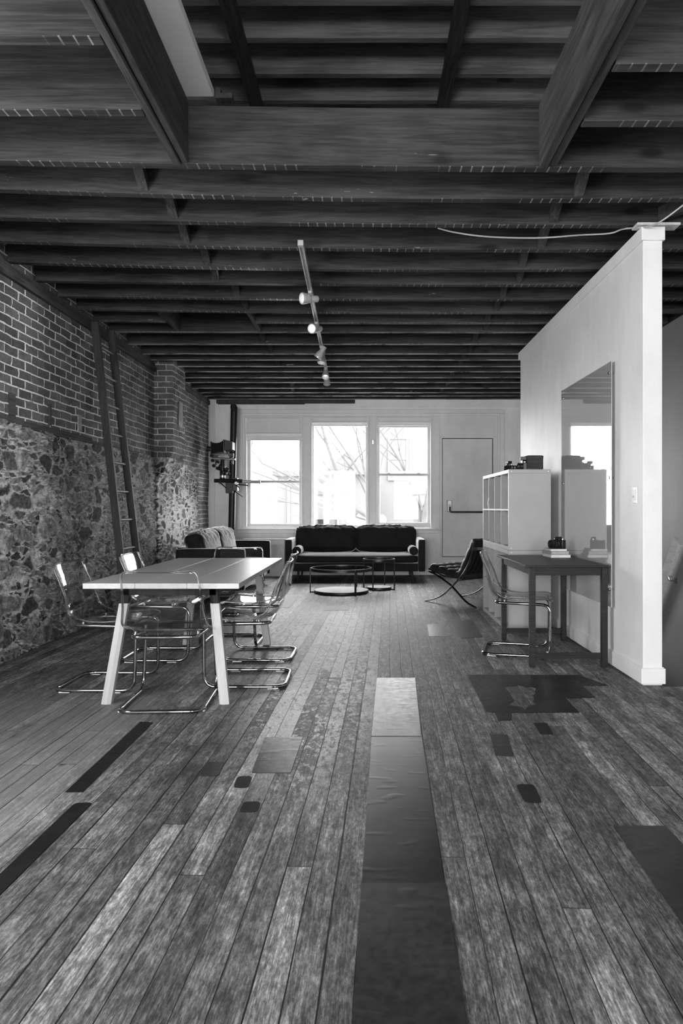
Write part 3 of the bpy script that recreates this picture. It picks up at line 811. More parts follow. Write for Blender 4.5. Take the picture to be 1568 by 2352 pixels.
# side joists left and right of the opening
for x0, x1, ys_, side in ((XL+.02, -1.09, (3.373, 2.855), 'brick wall'), (1.08, XR-.02, (3.469, 3.03), 'partition')):
    for y, w in zip(ys_, ('next to the header beam', 'second from the header beam')):
        bm = MB(); bx(bm, (x0, y-.06, ZJ), (x1, y, ZD)); single('ceiling_joist', bm, M['joist'], 'short ceiling joist, %s side of the opening, %s' % (side, w), 'joist', 'short joists beside the opening', kind='thing', bevel=.004)
for a, b, lab in ((-1.083, -1.0, 'doubled trimmer beam on the brick wall side of the ceiling opening'), (.97, 1.072, 'doubled trimmer beam on the partition side of the ceiling opening')):
    t = thing('trimmer_beam', lab, 'beam', ((a+b)/2, 1.5, ZJ-.01), group='beams framing the opening', kind='thing')
    m = (a+b)/2
    for u, v, dz in ((a, m-.002, .0), (m+.002, b, .012)):
        bm = MB(); bx(bm, (u, OY0, ZJ-.01+dz), (v, yq(allj[0], m)-.068, 3.47)); part('ply', bm, M['joist_y'], t, world=True, bevel=.005)
bm = MB(); bx(bm, (-1.083, .4, 3.475), (-.85, 3.80, 3.515)); single('soffit_board', bm, M['trim'], 'white painted board lying along the edge of the ceiling opening', 'board', bevel=.004)
bm = MB(); bx(bm, (-.845, 3.80, 3.47), (-.815, 3.86, 3.53)); bx(bm, (-.82, 3.80, 3.47), (-.75, 3.86, 3.50)); single('wood_offcut', bm, M['joist_y'], 'small wood offcut on top of the header beam beside the white board', 'wood offcut', bevel=.003, kind='thing')
for i, y in enumerate((5.93, 5.57, 5.15, 4.77)):
    bm = MB(); bx(bm, (-3.1, y-.06, 4.69), (3.3, y, 4.94)); single('roof_joist', bm, M['loft'], 'roof joist high in the ceiling opening, %s above the header beam' % ORD[i], 'joist', 'roof joists in the opening', kind='thing', bevel=.004)
for a, b, lab in ((-1.005, -.9, 'dark stringer under the roof joists on the white board side'), (.60, .70, 'dark stringer under the roof joists away from the white board')):
    bm = MB(); bx(bm, (a, 2.5, 4.62), (b, 6.3, 4.69)); single('roof_stringer', bm, M['joist_y'], lab, 'timber', 'stringers under the roof', kind='thing', bevel=.004)
# cross bridging between the joists
bl = [-1.37, -1.30, -1.33, -1.28, -1.30, -1.2, -1.19]; brr = [1.32, 1.27, 1.30, 1.25, 1.31, 1.25, 1.27, 1.25, 1.30, 1.26]
for line, xs_, where in ((bl, -1.22, 'over the table'), (brr, 1.27, 'over the desk')):
    for i in range(18):
        if where.endswith('table') and i in (7, 8): continue
        x = line[i] if i < len(line) else xs_+.02*sin(i*2.1)
        y0 = yq(allj[i], x); y1 = yq(allj[i+1], x)-.06
        if y1-y0 < .18: continue
        t = thing('cross_bridging', 'crossed bridging struts %s, %s gap behind the header beam' % (where, ORD[i]), 'bridging', (x, (y0+y1)/2, ZJ), group='cross bridging between joists', kind='thing')
        for s in (0, 1):
            h0, h1 = (ZJ+.28, ZJ+.05) if s == 0 else (ZJ+.05, ZJ+.28)
            xx = x-.03+s*.062
            bm = MB()
            loft(bm, [[Vector((xx, y0, h0-.035)), Vector((xx+.06, y0, h0-.035)), Vector((xx+.06, y0, h0+.035)), Vector((xx, y0, h0+.035))],
                      [Vector((xx, y1, h1-.035)), Vector((xx+.06, y1, h1-.035)), Vector((xx+.06, y1, h1+.035)), Vector((xx, y1, h1+.035))]])
            part('strut', bm, M['joist_y'], t, world=True, bevel=.003)
bm = MB()
loft(bm, [[Vector((2.12, 4.32, ZJ+.0)), Vector((2.17, 4.32, ZJ+.0)), Vector((2.17, 4.32, ZJ+.1)), Vector((2.12, 4.32, ZJ+.1))],
          [Vector((1.98, 4.66, ZJ+.02)), Vector((2.03, 4.66, ZJ+.02)), Vector((2.03, 4.66, ZJ+.12)), Vector((1.98, 4.66, ZJ+.12))]])
single('ceiling_brace', bm, M['joist_y'], 'slanting timber brace between joists above the end of the partition', 'timber', kind='thing', bevel=.003)
# cable strung through the joists
pts = [at(1006, 524, 4.72), at(1040, 533, 4.8), at(1100, 542, 4.86), at(1170, 546, 4.9), at(1250, 546, 4.9), at(1330, 540, 4.88), at(1400, 536, 4.82), at(1430, 526, 4.74), at(1470, 523, 4.60), at(1500, 517, 4.50), at(1530, 500, 4.42), at(1580, 462, 4.36)]
bm = MB()
sm = []
for i in range(len(pts)-1):
    for k in range(4):
        u = k/4; p0 = pts[max(0, i-1)]; p1 = pts[i]; p2 = pts[i+1]; p3 = pts[min(len(pts)-1, i+2)]
        sm.append(.5*((2*p1)+(p2-p0)*u+(2*p0-5*p1+4*p2-p3)*u*u+(3*p1-p0-3*p2+p3)*u**3))
tube(bm, sm, .0055, 6)
single('ceiling_cable', bm, M['cable'], 'thin pale cable sagging under the joists near the partition', 'cable')

# ------------------------------------------------------------------ track lighting
t0, t1 = Vector((-.479, 4.916, 3.095)), Vector((-.575, 9.95, 3.095))
def trk(y): return t0.lerp(t1, (y-t0.y)/(t1.y-t0.y))
ang = math.atan2(-(t1.x-t0.x), t1.y-t0.y)
t = thing('light_track', 'white lighting track fixed under the joists', 'light track', t0, ang)
L = (t1-t0).length; secs = [0, 1.28, 2.12, 3.12, 4.2, L]
for i in range(len(secs)-1):
    bm = MB(); a, b = secs[i]+.03, secs[i+1]-.03
    bx(bm, (-.019, a, .006), (.019, b, .024)); bx(bm, (-.019, a, -.012), (-.009, b, .006)); bx(bm, (.009, a, -.012), (.019, b, .006))
    part('track_section', bm, M['track'], t, bevel=.002)
for s in secs:
    bm = MB(); bx(bm, (-.021, max(0, s-.05), -.016), (.021, min(L, s+.05), .024)); part('connector', bm, M['lampmetal'], t, bevel=.003)
def spot(y, aim, bulb, label, side=0.0, power=0):
    c = trk(y); c = Vector((c.x, c.y, 3.083))
    t = thing('track_spotlight', label, 'spotlight', c, group='spotlights on the track')
    a = Vector(aim).normalized()
    bm = MB(); bx(bm, (-.016, -.03, -.022), (.016, .03, 0)); cyl(bm, (0, 0, -.02), (side*.5, 0, -.05), .008)
    part('adapter', bm, M['lampmetal'], t, bevel=.003)
    J = Matrix.Translation((side, 0, -.062)) @ a.to_track_quat('Z', 'Y').to_matrix().to_4x4()
    bm = MB()
    lathe(bm, [(0, -.075), (.026, -.075), (.029, -.07), (.029, -.005), (.033, .0), (.044, .028), (.047, .062), (.0485, .068), (.0485, .08), (.045, .08), (.042, .055), (.032, .014), (.0, .012)], 24, J, close=False)
    h = part('housing', bm, M['lampmetal'], t)
    bm = MB(); lathe(bm, [(.0475, .062), (.0505, .066), (.0505, .081), (.0455, .083), (.0455, .078), (.0475, .074)], 24, J, close=True); o = mesh_obj('rim', bm, M['track'], h)
    bm = MB(); lathe(bm, [(0, .05), (.012, .049), (.022, .043), (.026, .034), (.024, .024), (0, .022)], 20, J); part('bulb', bm, bulb, t)
    if power:
        d = bpy.data.lights.new('spotlight_glow', 'SPOT'); d.energy = power; d.spot_size = R(75); d.spot_blend = .6; d.shadow_soft_size = .035
        o = bpy.data.objects.new('spotlight_glow', d); COL.objects.link(o); o.parent = t
        o.matrix_local = J @ Matrix.Translation((0, 0, .09)) @ Matrix.Rotation(pi, 4, 'X')
spot(5.98, (-.82, -.5, -.12), M['bulb'], 'lit track spotlight at the camera end of the track, turned toward the brick wall', 0.0, 45)
spot(6.98, (-.52, -.78, -.2), M['bulb'], 'lit track spotlight, second along from the camera end', 0.0, 45)
spot(8.02, (-.55, .12, -.82), M['lampmetal'], 'unlit track spotlight tipped down sideways, third along the track')
spot(8.28, (-.12, -.28, -.95), M['bulb_dim'], 'track spotlight pointing straight down, fourth along the track')
spot(9.26, (.0, -.55, -.83), M['bulb_dim'], 'dimly lit track spotlight facing the viewer, fifth along the track')
spot(9.72, (-.05, .62, -.78), M['lampmetal'], 'unlit track spotlight turned to the windows at the track end')

# ------------------------------------------------------------------ dining table
TX0, TX1, TY0, TY1, TZ = -1.68, -.757, 4.04, 6.10, .745
t = thing('dining_table', 'long pale wood dining table of three planks on splayed legs', 'table', ((TX0+TX1)/2, (TY0+TY1)/2, 0))
w = (TX1-TX0)/3
for i in range(3):
    bm = MB(); bx(bm, (TX0+i*w+(.0012 if i else 0), TY0, TZ-.032), (TX0+(i+1)*w-(.0012 if i < 2 else 0), TY1, TZ)); part('tabletop_board', bm, M['table_top'], t, world=True, bevel=.0015)
bm = MB()
for i in (1, 2): bx(bm, (TX0+i*w-.0015, TY0+.004, TZ-.03), (TX0+i*w+.0015, TY1-.004, TZ-.0015))
part('seam_strip', bm, M['paper'], t, world=True, smooth=0)
bm = MB()
bx(bm, (-1.50, 4.2, TZ-.09), (-1.46, 5.94, TZ-.032)); bx(bm, (-.97, 4.2, TZ-.09), (-.93, 5.94, TZ-.032))
for y in (4.2, 5.9): bx(bm, (-1.5, y, TZ-.09), (-.93, y+.04, TZ-.032))
part('underframe', bm, M['black_steel'], t, world=True, bevel=.002)
def leg(tx, ty, bx_, by):
    top, bot = Vector((tx, ty, .69)), Vector((bx_, by, 0))
    def ring(c, s, sx, sy): return [c+Vector((x*s*sx, y*s*sy, 0)) for x, y in ((-.5, -.35), (.12, -.5), (.5, -.32), (.5, .4), (-.5, .4))]
    mid = bot.lerp(top, .875)
    sx = 1 if tx < -1.2 else -1; sy = 1 if ty < 5 else -1
    b1 = MB(); loft(b1, [ring(bot, .060, sx, sy), ring(mid, .056, sx, sy)])
    b2 = MB(); loft(b2, [ring(mid.lerp(bot, .004), .052, sx, sy), ring(top.lerp(mid, -.02), .052, sx, sy)])
    return b1, b2
for a in ((-1.487, 4.235, -1.583, 4.165), (-.949, 4.235, -.865, 4.165), (-1.487, 5.905, -1.575, 5.965), (-.949, 5.905, -.872, 5.965)):
    b1, b2 = leg(*a)
    part('leg', b1, M['table_leg'], t, world=True, smooth=0, bevel=.002); part('leg_bracket', b2, M['black_steel'], t, world=True, smooth=0, bevel=.002, label='black steel bracket')

# ------------------------------------------------------------------ clear cantilever chairs
def chair_surface():
    prof = [(-.302, .822), (-.286, .77), (-.264, .70), (-.249, .63), (-.243, .58), (-.232, .53), (-.206, .484), (-.16, .456), (-.09, .443), (.03, .440), (.13, .447), (.20, .453), (.245, .452), (.268, .438)]
    hw = [.218, .221, .226, .232, .237, .243, .248, .252, .253, .252, .25, .247, .243, .24]
    # resample
    P = [Vector((0, a, b)) for a, b in prof]; cum = [0]
    for i in range(1, len(P)): cum.append(cum[-1]+(P[i]-P[i-1]).length)
    n = 44; tot = cum[-1]; rows = []
    for k in range(n+1):
        s = tot*(k/n)
        # denser at both ends
        s = tot*(.5-.5*cos(pi*k/n))*.35 + s*.65
        i = max(0, min(len(P)-2, next((q for q in range(len(P)-1) if cum[q+1] >= s-1e-9), len(P)-2)))
        u = (s-cum[i])/(cum[i+1]-cum[i])
        p0, p1, p2, p3 = P[max(0, i-1)], P[i], P[i+1], P[min(len(P)-1, i+2)]
        c = .5*((2*p1)+(p2-p0)*u+(2*p0-5*p1+4*p2-p3)*u*u+(3*p1-p0-3*p2+p3)*u**3)
        w = hw[i]*(1-u)+hw[i+1]*u
        r = .045
        for e in (s, tot-s):
            if e < r: w = w-r+sqrt(max(0, r*r-(r-e)**2))
        rows.append((c, w, s/tot))
    return rows
ROWS = chair_surface()
def chair_grid(m=18):
    G = []
    for k, (c, w, s) in enumerate(ROWS):
        a = ROWS[max(0, k-1)][0]; b = ROWS[min(len(ROWS)-1, k+1)][0]
        tg = (b-a).normalized(); nrm = Vector((0, -tg.z, tg.y))   # towards the sitter
        if nrm.z < -.2: nrm = -nrm
        if nrm.y < 0 and abs(nrm.z) < .6: nrm = -nrm
        curl = .045*math.exp(-((s-.36)/.2)**2)+.014
        row = []
        for j in range(m+1):
            u = -1+2*j/m; u = math.copysign(abs(u)**.85, u)
            row.append(c+Vector((u*w, 0, 0))+nrm*curl*abs(u)**4.5)
        G.append(row)
    return G
def make_chair(label):
    t = thing('clear_chair', label, 'chair', group='clear plastic cantilever chairs')
    G = chair_grid(); bm = MB()
    V = [[bm.verts.new(p) for p in r] for r in G]
    for i in range(len(G)-1):
        for j in range(len(G[0])-1): bm.faces.new((V[i][j], V[i][j+1], V[i+1][j+1], V[i+1][j]))
    sh = part('seat_shell', bm, M['acrylic'], t, smooth=180)
    so = sh.modifiers.new('thickness', 'SOLIDIFY'); so.thickness = .009; so.offset = 0
    n, m = len(G)-1, len(G[0])-1
    loop = [G[0][j] for j in range(m+1)]+[G[i][m] for i in range(1, n+1)]+[G[n][j] for j in range(m-1, -1, -1)]+[G[i][0] for i in range(n-1, 0, -1)]
    lp = [loop[0]]
    for p in loop[1:]:
        if (p-lp[-1]).length > .004: lp.append(p)
    bm = MB(); tube(bm, lp, .0065, 8, closed=True)
    part('shell_edge', bm, M['edge'], t, smooth=180, label='thick clear rolled edge')
    half = [(0, -.168, .422), (.19, -.168, .424), (.198, .13, .420), (.222, .258, .418), (.238, .252, .0125), (.243, -.275, .0125)]
    pts = half+[(-a, b, c) for a, b, c in reversed(half)]
    rad = [0, .05, .05, .10, .085, .085, .085, .085, .10, .05, .05, 0]
    bm = MB(); tube(bm, fillet(pts, rad, 8), .0122, 12); part('frame', bm, M['chrome'], t)
    for y in (.10,):
        bm = MB(); cyl(bm, (-.186, y, .421), (.186, y, .421), .0095); part('cross_tube', bm, M['chrome'], t)
    for s in (-1, 1):
        for y in (-.10, .12):
            bm = MB(); cyl(bm, (s*.186, y, .428), (s*.186, y, .448), .011, seg=12); part('fixing', bm, M['steel'], t)
        for y in (.13, -.20):
            bm = MB(); bx(bm, (s*.242-.008, y-.035, 0), (s*.242+.008, y+.035, .006)); part('glide', bm, M['dot'], t, label='pale foot strip')
    return t
def mat_edge():
    t = NT('clear_acrylic_edge')
    g = t.n('BsdfGlass'); g.inputs['IOR'].default_value = 1.45; g.inputs['Roughness'].default_value = .02; g.inputs[0].default_value = (.92, .92, .92, 1)
    tr = t.n('BsdfTransparent'); tr.inputs[0].default_value = (.8, .8, .8, 1)
    mx = t.n('MixShader'); mx.inputs[0].default_value = .7; t.l(tr.outputs[0], mx.inputs[1]); t.l(g.outputs[0], mx.inputs[2])
    return t.done(mx)
M['edge'] = mat_edge()
ch = make_chair('clear plastic chair at the camera end of the dining table, back to the viewer')
ch.location = (-1.212, 4.228, 0); ch.rotation_euler = (0, 0, R(2.5))
dup(ch, (-.825, 4.745, 0), R(91), 'clear chair on the dining table\'s aisle side, nearer the camera end')
dup(ch, (-.872, 5.535, 0), R(89), 'clear chair on the dining table\'s aisle side, nearer the window end')
dup(ch, (-1.748, 4.65, 0), R(-91), 'clear chair on the dining table\'s brick wall side, nearer the camera end')
dup(ch, (-1.635, 5.515, 0), R(-90), 'clear chair on the dining table\'s brick wall side, beside the ladder')
dup(ch, (-1.19, 6.085, 0), R(180), 'clear chair at the window end of the dining table, facing the viewer')
dup(ch, (1.254, 5.70, 0), R(-104), 'clear plastic chair pulled up to the dark desk')

# ------------------------------------------------------------------ desk and what stands on it
DX0, DX1, DY0, DY1, DZ = 1.178, 1.795, 5.085, 6.215, .765
t = thing('desk', 'dark brown writing desk against the partition', 'desk', ((DX0+DX1)/2, (DY0+DY1)/2, 0))
bm = MB(); bx(bm, (DX0, DY0, DZ-.018), (DX1, DY1, DZ)); part('desktop', bm, M['desk'], t, world=True, bevel=.002)
for x in (1.212, 1.75):
    for y in (5.098, 6.155):
        bm = MB(); bx(bm, (x, y, .012), (x+.044, y+.044, DZ-.019)); l = part('leg', bm, M['desk'], t, world=True, bevel=.002)
        bm = MB(); bx(bm, (x+.003, y+.003, 0), (x+.041, y+.041, .0118)); mesh_obj('foot_pad', bm, M['rubber'], l, shift=t.location)
bm = MB()
for y in (5.11, 6.165): bx(bm, (1.257, y, DZ-.078), (1.749, y+.022, DZ-.019))
bx(bm, (1.222, 5.143, DZ-.078), (1.244, 6.154, DZ-.019)); bx(bm, (1.76, 5.143, DZ-.078), (1.782, 6.154, DZ-.019))
part('apron', bm, M['desk'], t, world=True, bevel=.0015)
for y in (5.108, 6.165):
    bm = MB(); bx(bm, (1.257, y, .062), (1.749, y+.024, .106)); part('stretcher', bm, M['desk'], t, world=True, bevel=.0015)

def book(cx, cy, z, w, l, h, rot, cover, pages, label):
    t = thing('book', label, 'book', (cx, cy, z), rot, 'books stacked on the desk')
    bm = MB(); c = .0022
    bx(bm, (-w/2, -l/2, 0), (w/2, l/2, c)); bx(bm, (-w/2, -l/2, h-c), (w/2, l/2, h)); bx(bm, (-w/2, -l/2, c), (-w/2+c, l/2, h-c))
    part('cover', bm, cover, t, bevel=.0008)
    bm = MB(); bx(bm, (-w/2+c, -l/2+.004, c), (w/2-.004, l/2-.004, h-c)); part('pages', bm, pages, t, smooth=0)
book(1.652, 5.97, DZ, .175, .235, .026, R(3), M['paper2'], M['paper'], 'pale book at the bottom of the stack on the desk')
book(1.645, 5.975, DZ+.026, .160, .225, .030, R(5), M['book'], M['shelf'], 'grey book in the middle of the stack on the desk')
book(1.640, 5.965, DZ+.056, .145, .20, .018, R(2), M['paper2'], M['paper'], 'thin pale book on top of the stack, under the camera')

def slr(loc, rot, label, flash=False, lensl=.085, k=1.0, light=False):
    """camera body, lens towards -y"""
    t = thing('camera_body' if False else 'photo_camera', label, 'camera', loc, rot, 'photo cameras')
    body = M['steel'] if light else M['black']
    bm = MB()
    bx(bm, (-.068*k, -.018*k, 0), (.068*k, .022*k, .074*k)); bx(bm, (-.07*k, -.034*k, .002*k), (-.038*k, .02*k, .07*k))
    part('body', bm, M['black'], t, bevel=.006*k)
    bm = MB(); loft(bm, [[Vector((sx*.034*k, y*k, .072*k)) for sx, y in ((-1, -.02), (1, -.02), (1, .02), (-1, .02))], [Vector((sx*.02*k, y*k, .1*k)) for sx, y in ((-1, -.02), (1, -.02), (1, .016), (-1, .016))]])
    part('prism', bm, body, t, bevel=.004*k)
    Y = Matrix.Translation((.008*k, -.018*k, .038*k)) @ Matrix.Rotation(pi/2, 4, 'X')
    bm = MB(); lathe(bm, [(.034*k, 0), (.034*k, .012*k), (.031*k, .014*k), (.034*k, .022*k), (.034*k, lensl*.55*k), (.031*k, lensl*.57*k), (.036*k, lensl*.68*k), (.037*k, lensl*k), (.033*k, lensl*k), (.03*k, lensl*.86*k), (0, lensl*.86*k)], 28, Y)
    ln = part('lens', bm, M['black'], t)
    bm = MB(); lathe(bm, [(.029*k, lensl*.862*k), (.02*k, lensl*.885*k), (0, lensl*.895*k)], 24, Y); mesh_obj('front_element', bm, M['lens'], ln)
    bm = MB(); lathe(bm, [(.0345*k, lensl*.3*k), (.0355*k, lensl*.32*k), (.0355*k, lensl*.48*k), (.0345*k, lensl*.5*k)], 28, Y, close=False); mesh_obj('focus_ring', bm, M['rubber'], ln)
    for x, r, h in ((.05, .011, .012), (-.052, .009, .01)):
        bm = MB(); cyl(bm, (x*k, 0, .073*k), (x*k, 0, (.074+h)*k), r*k, seg=16); part('dial', bm, M['steel'], t)
    if flash:
        bm = MB(); bx(bm, (-.03*k, -.04*k, .1*k), (.03*k, .03*k, .135*k)); fl = part('flash', bm, M['black'], t, bevel=.004*k)
        bm = MB(); bx(bm, (-.027*k, -.043*k, .104*k), (.027*k, -.0405*k, .131*k)); mesh_obj('flash_window', bm, M['dot'], fl)
    return t
slr((1.665, 5.95, DZ+.074), R(-66), 'black digital camera on the stack of books on the desk', lensl=.075, k=1.02)

# ------------------------------------------------------------------ shelving
SX0, SX1, SY0, SY1 = 1.349, 1.751, 6.52, 7.98
def shelf(z0, hgt, label, cap=True):
    t = thing('cube_shelf', label, 'shelf unit', ((SX0+SX1)/2, (SY0+SY1)/2, z0), group='white cube shelving units')
    e = .036; i_ = .016
    def b(name, lo, hi, mat='shelf'):
        bm = MB(); bx(bm, lo, hi); return part(name, bm, M[mat], t, world=True, bevel=.0015)
    for y in (SY0, SY1-e): b('side_panel', (SX0, y, z0), (SX1, y+e, z0+hgt-e))
    b('top_panel', (SX0, SY0, z0+hgt-e), (SX1, SY1, z0+hgt)); b('bottom_panel', (SX0, SY0+e, z0), (SX1, SY1-e, z0+e))
    zm = z0+hgt/2
    b('middle_shelf', (SX0, SY0+e, zm-i_/2), (SX1, SY1-e, zm+i_/2))
    cw = (SY1-SY0-2*e)/4
    for k in (1, 2, 3):
        y = SY0+e+cw*k
        for a, c in ((z0+e, zm-i_/2), (zm+i_/2, z0+hgt-e)): b('divider', (SX0, y-i_/2, a), (SX1, y+i_/2, c))
    for x in (SX0+.025, SX1-.025):
        for z in (z0+.02, z0+hgt-.02):
            bm = MB(); cyl(bm, (x, SY0-.0015, z), (x, SY0+.003, z), .006, seg=12); part('screw_cap', bm, M['dot'], t, world=True, label='white screw cap')
    return t
shelf(0, .785, 'white cube shelving unit standing on the floor by the desk')
shelf(.787, .773, 'white cube shelving unit stacked on top of the floor one')
cw = (SY1-SY0-.072)/4
def folder(col, row, off, th, h, depth, mat, label, x0=.02, lean=0.0):
    y = SY0+.036+cw*col+off; z = (.787+.036) if row == 0 else (.787+.773/2+.008)
    bm = MB(); Mx = Matrix.Translation((SX0+x0, y, z)) @ Matrix.Rotation(lean, 4, 'X')
    bx(bm, (0, 0, 0), (depth, th, h), Mx)
    single('document_folder', bm, mat, label, 'folder', 'folders in the shelves', bevel=.002)
folder(1, 1, .02, .012, .30, .25, M['paper'], 'white folder standing in the upper row, next to the end compartment by the desk', .03, -.02)
folder(2, 1, .012, .014, .31, .26, M['paper2'], 'cream folder standing in the upper row, third compartment from the desk', .02, -.03)
folder(2, 1, .045, .01, .3, .25, M['black'], 'thin dark folder beside the cream one in the upper row', .02, -.03)
folder(3, 1, .01, .02, .29, .25, M['paper'], 'white folder in the compartment farthest from the desk, upper row', .02, -.02)
folder(0, 0, .03, .012, .28, .3, M['paper'], 'white folder in the end compartment by the desk, lower row', .05, -.03)
folder(0, 0, .06, .009, .26, .3, M['paper2'], 'cream folder in the end compartment by the desk, lower row', .06, -.03)
folder(2, 0, .02, .01, .29, .27, M['book'], 'grey folder in the lower row, third compartment from the desk', .04, -.02)
bm = MB(); z = .787+.773/2+.008; y = SY0+.036+cw*3
bx(bm, (SX0+.02, y+.09, z+.0), (SX0+.05, y+.15, z+.12)); bx(bm, (SX0+.012, y+.1, z+.03), (SX0+.021, y+.14, z+.09)); single('small_device', bm, M['black'], 'small black box in the shelf compartment farthest from the desk', 'device', bevel=.003)

slr((1.415, 6.83, 1.5615), R(-60), 'old camera with a flash at the front edge of the shelf top', flash=True, lensl=.04, k=.72, light=True)
slr((1.545, 6.72, 1.5615), R(-100), 'taller old camera with flash beside the leather box on the shelf', flash=True, lensl=.05, k=.98, light=False)
t = thing('viewfinder', 'small dark lens and viewfinder between the two cameras on the shelf', 'lens', (1.475, 6.78, 1.5615))
bm = MB(); cyl(bm, (-.045, 0, .028), (.02, 0, .028), .027, .022, 20); part('barrel', bm, M['black'], t)
bm = MB(); cyl(bm, (-.047, 0, .028), (-.044, 0, .028), .029, seg=20); cyl(bm, (-.02, 0, .028), (-.014, 0, .028), .029, seg=20); part('ring', bm, M['steel'], t)
bm = MB(); bx(bm, (.0, -.02, 0), (.04, .02, .06)); part('finder', bm, M['black'], t, bevel=.003)
t = thing('leather_box', 'rough dark box on the shelf beside the old cameras', 'box', (1.635, 6.72, 1.5615))
bm = MB(); soft(bm, (-.08, -.065, 0), (.08, .065, .118), .008, 8, .001); part('case', bm, M['joist'], t)
bm = MB(); soft(bm, (-.082, -.067, .108), (.082, .067, .142), .01, 8, .002); part('lid', bm, M['joist'], t)

# ------------------------------------------------------------------ glass board on the partition
BY0, BY1, BZ0, BZ1 = 5.09, 6.40, .452, 2.285
t = thing('glass_board', 'large reflective glass board on standoffs on the partition', 'glass board', (PX0-.03, (BY0+BY1)/2, BZ0))
bm = MB(); bx(bm, (PX0-.034, BY0, BZ0), (PX0-.028, BY1, BZ1)); part('glass_sheet', bm, M['board'], t, world=True, smooth=0)
for y in (BY0+.05, BY1-.05):
    for z in (BZ0+.13, (BZ0+BZ1)/2+.05, BZ1-.08):
        bm = MB(); cyl(bm, (PX0-.039, y, z), (PX0-.0345, y, z), .011, seg=16); cyl(bm, (PX0-.0275, y, z), (PX0, y, z), .008, seg=12); part('standoff', bm, M['chrome'], t, world=True)

# ------------------------------------------------------------------ handrail in the stairwell
t = thing('handrail', 'pale wooden handrail sloping down the stairwell wall', 'handrail', (XR-.1, 7.0, .6))
a = Vector((XR-.075, 6.77, .865)); b = Vector((XR-.075, 7.9, -.62)); d = (b-a).normalized(); up = Vector((1, 0, 0)).cross(d).normalized()
if up.z < 0: up = -up
bm = MB()
def rr(c): return [c+Vector((x, 0, 0))+up*y for x, y in ((-.02, -.07), (.02, -.07), (.02, .07), (-.02, .07))]
loft(bm, [rr(a), rr(b)]); part('rail', bm, M['rail_wood'], t, world=True, bevel=.006)
for k in (.22, .8):
    c = a.lerp(b, k)-up*.06
    bm = MB(); tube(bm, fillet([c+Vector((-.01, 0, 0)), c+Vector((0, -.01, -.05)), (XR, c.y-.01, c.z-.05)], .02), .008, 8); cyl(bm, (XR-.008, c.y-.01, c.z-.05), (XR, c.y-.01, c.z-.05), .03, seg=16); cyl(bm, c+Vector((0, -.05, -.006)), c+Vector((0, .02, -.004)), .014, seg=10)
    part('bracket', bm, M['steel'], t, world=True)

# ------------------------------------------------------------------ ladder
t = thing('ladder', 'dark wooden ladder leaning against the brick wall', 'ladder', (-2.4, 7.08, 0))
rails = [(Vector((-2.40, 6.87, 0)), Vector((-2.735, 6.87, 3.06))), (Vector((-2.385, 7.32, 0)), Vector((-2.735, 7.30, 3.08)))]
for a, b in rails:
    d = (b-a).normalized(); s = Vector((d.z, 0, -d.x))
    bm = MB()
    loft(bm, [[c+s*x+Vector((0, y, 0)) for x, y in ((-.037, -.019), (.037, -.019), (.037, .019), (-.037, .019))] for c in (a, b)])
    part('rail', bm, M['ladder'], t, world=True, bevel=.004)
for k in range(10):
    z = .19+.293*k; a = rails[0][0].lerp(rails[0][1], z/3.06); b = rails[1][0].lerp(rails[1][1], z/3.08)
    bm = MB(); cyl(bm, a+Vector((0, .015, 0)), b-Vector((0, .015, 0)), .014, seg=12); part('rung', bm, M['rung'], t, world=True)

# ------------------------------------------------------------------ sofas
def wrinkles(seed, amp, top):
    def f(p, u, n):
        k = max(0.0, min(1.0, (u.z+.25)/.9))
        w = noise.noise(Vector((p.x*9+p.z*7, p.z*5, seed)))
        w2 = noise.noise(Vector((p.x*26+p.z*22+seed, p.z*7-p.x*3, seed*1.7)))
        a = 1-abs(w2)*2.2
        return n*(amp*(w*.8+a*.7)*k)
    return f
def sofa(loc, rot, W, D, label, bol=True, ncush=2, archz=.685):
    """front towards -y, back at y = D"""
    t = thing('sofa', label, 'sofa', loc, rot, 'dark velvet sofas'); hw = W/2; aw = .115
    bm = MB(); soft(bm, (-hw+aw, .03, .155), (hw-aw, D-.12, .30), .02, 6, .004); part('base', bm, M['velvet'], t, smooth=60)
    for s in (-1, 1):
        bm = MB(); x0, x1 = sorted((s*hw, s*(hw-aw))); soft(bm, (x0, 0, .155), (x1, D-.02, archz), .022, 10, .004); part('arm', bm, M['velvet'], t, smooth=60)
    bm = MB(); soft(bm, (-hw+aw, D-.16, .155), (hw-aw, D, .70), .03, 8, .004); part('back', bm, M['velvet'], t, smooth=60)
    bm = MB(); soft(bm, (-hw+aw+.004, .02, .295), (hw-aw-.004, D-.17, .425), .04, 16, .018); part('seat_cushion', bm, M['velvet'], t, smooth=60)
    iw = W-2*aw-.02; cw_ = iw/ncush
    for k in range(ncush):
        x0 = -iw/2+cw_*k
        Mt = Matrix.Translation((0, D-.17, .43)) @ Matrix.Rotation(R(-13), 4, 'X')
        bm = MB(); soft(bm, (x0+.004, -.23, 0), (x0+cw_-.004, .0, .425), .075, 34, .03, wrinkles(3.1+k*5.7, .02, .4), Mt); part('back_cushion', bm, M['velvet'], t, smooth=80)
    if bol:
        for s in (-1, 1):
            bm = MB(); x = s*(hw-aw-.075); z = .495
            lathe(bm, [(0, 0), (.03, .0), (.062, .003), (.071, .012), (.073, .03), (.073, .45), (.071, .468), (.06, .477), (0, .48)], 28, Matrix.Translation((x, .03, z)) @ Matrix.Rotation(-pi/2, 4, 'X'))
            part('bolster', bm, M['velvet'], t, smooth=50)
    for sx in (-1, 1):
        for y in (.09, D-.12):
            bm = MB(); cyl(bm, (sx*(hw-.2), y, 0), (sx*(hw-.215), y, .157), .014, .021, 14); part('leg', bm, M['black'], t)
    return t
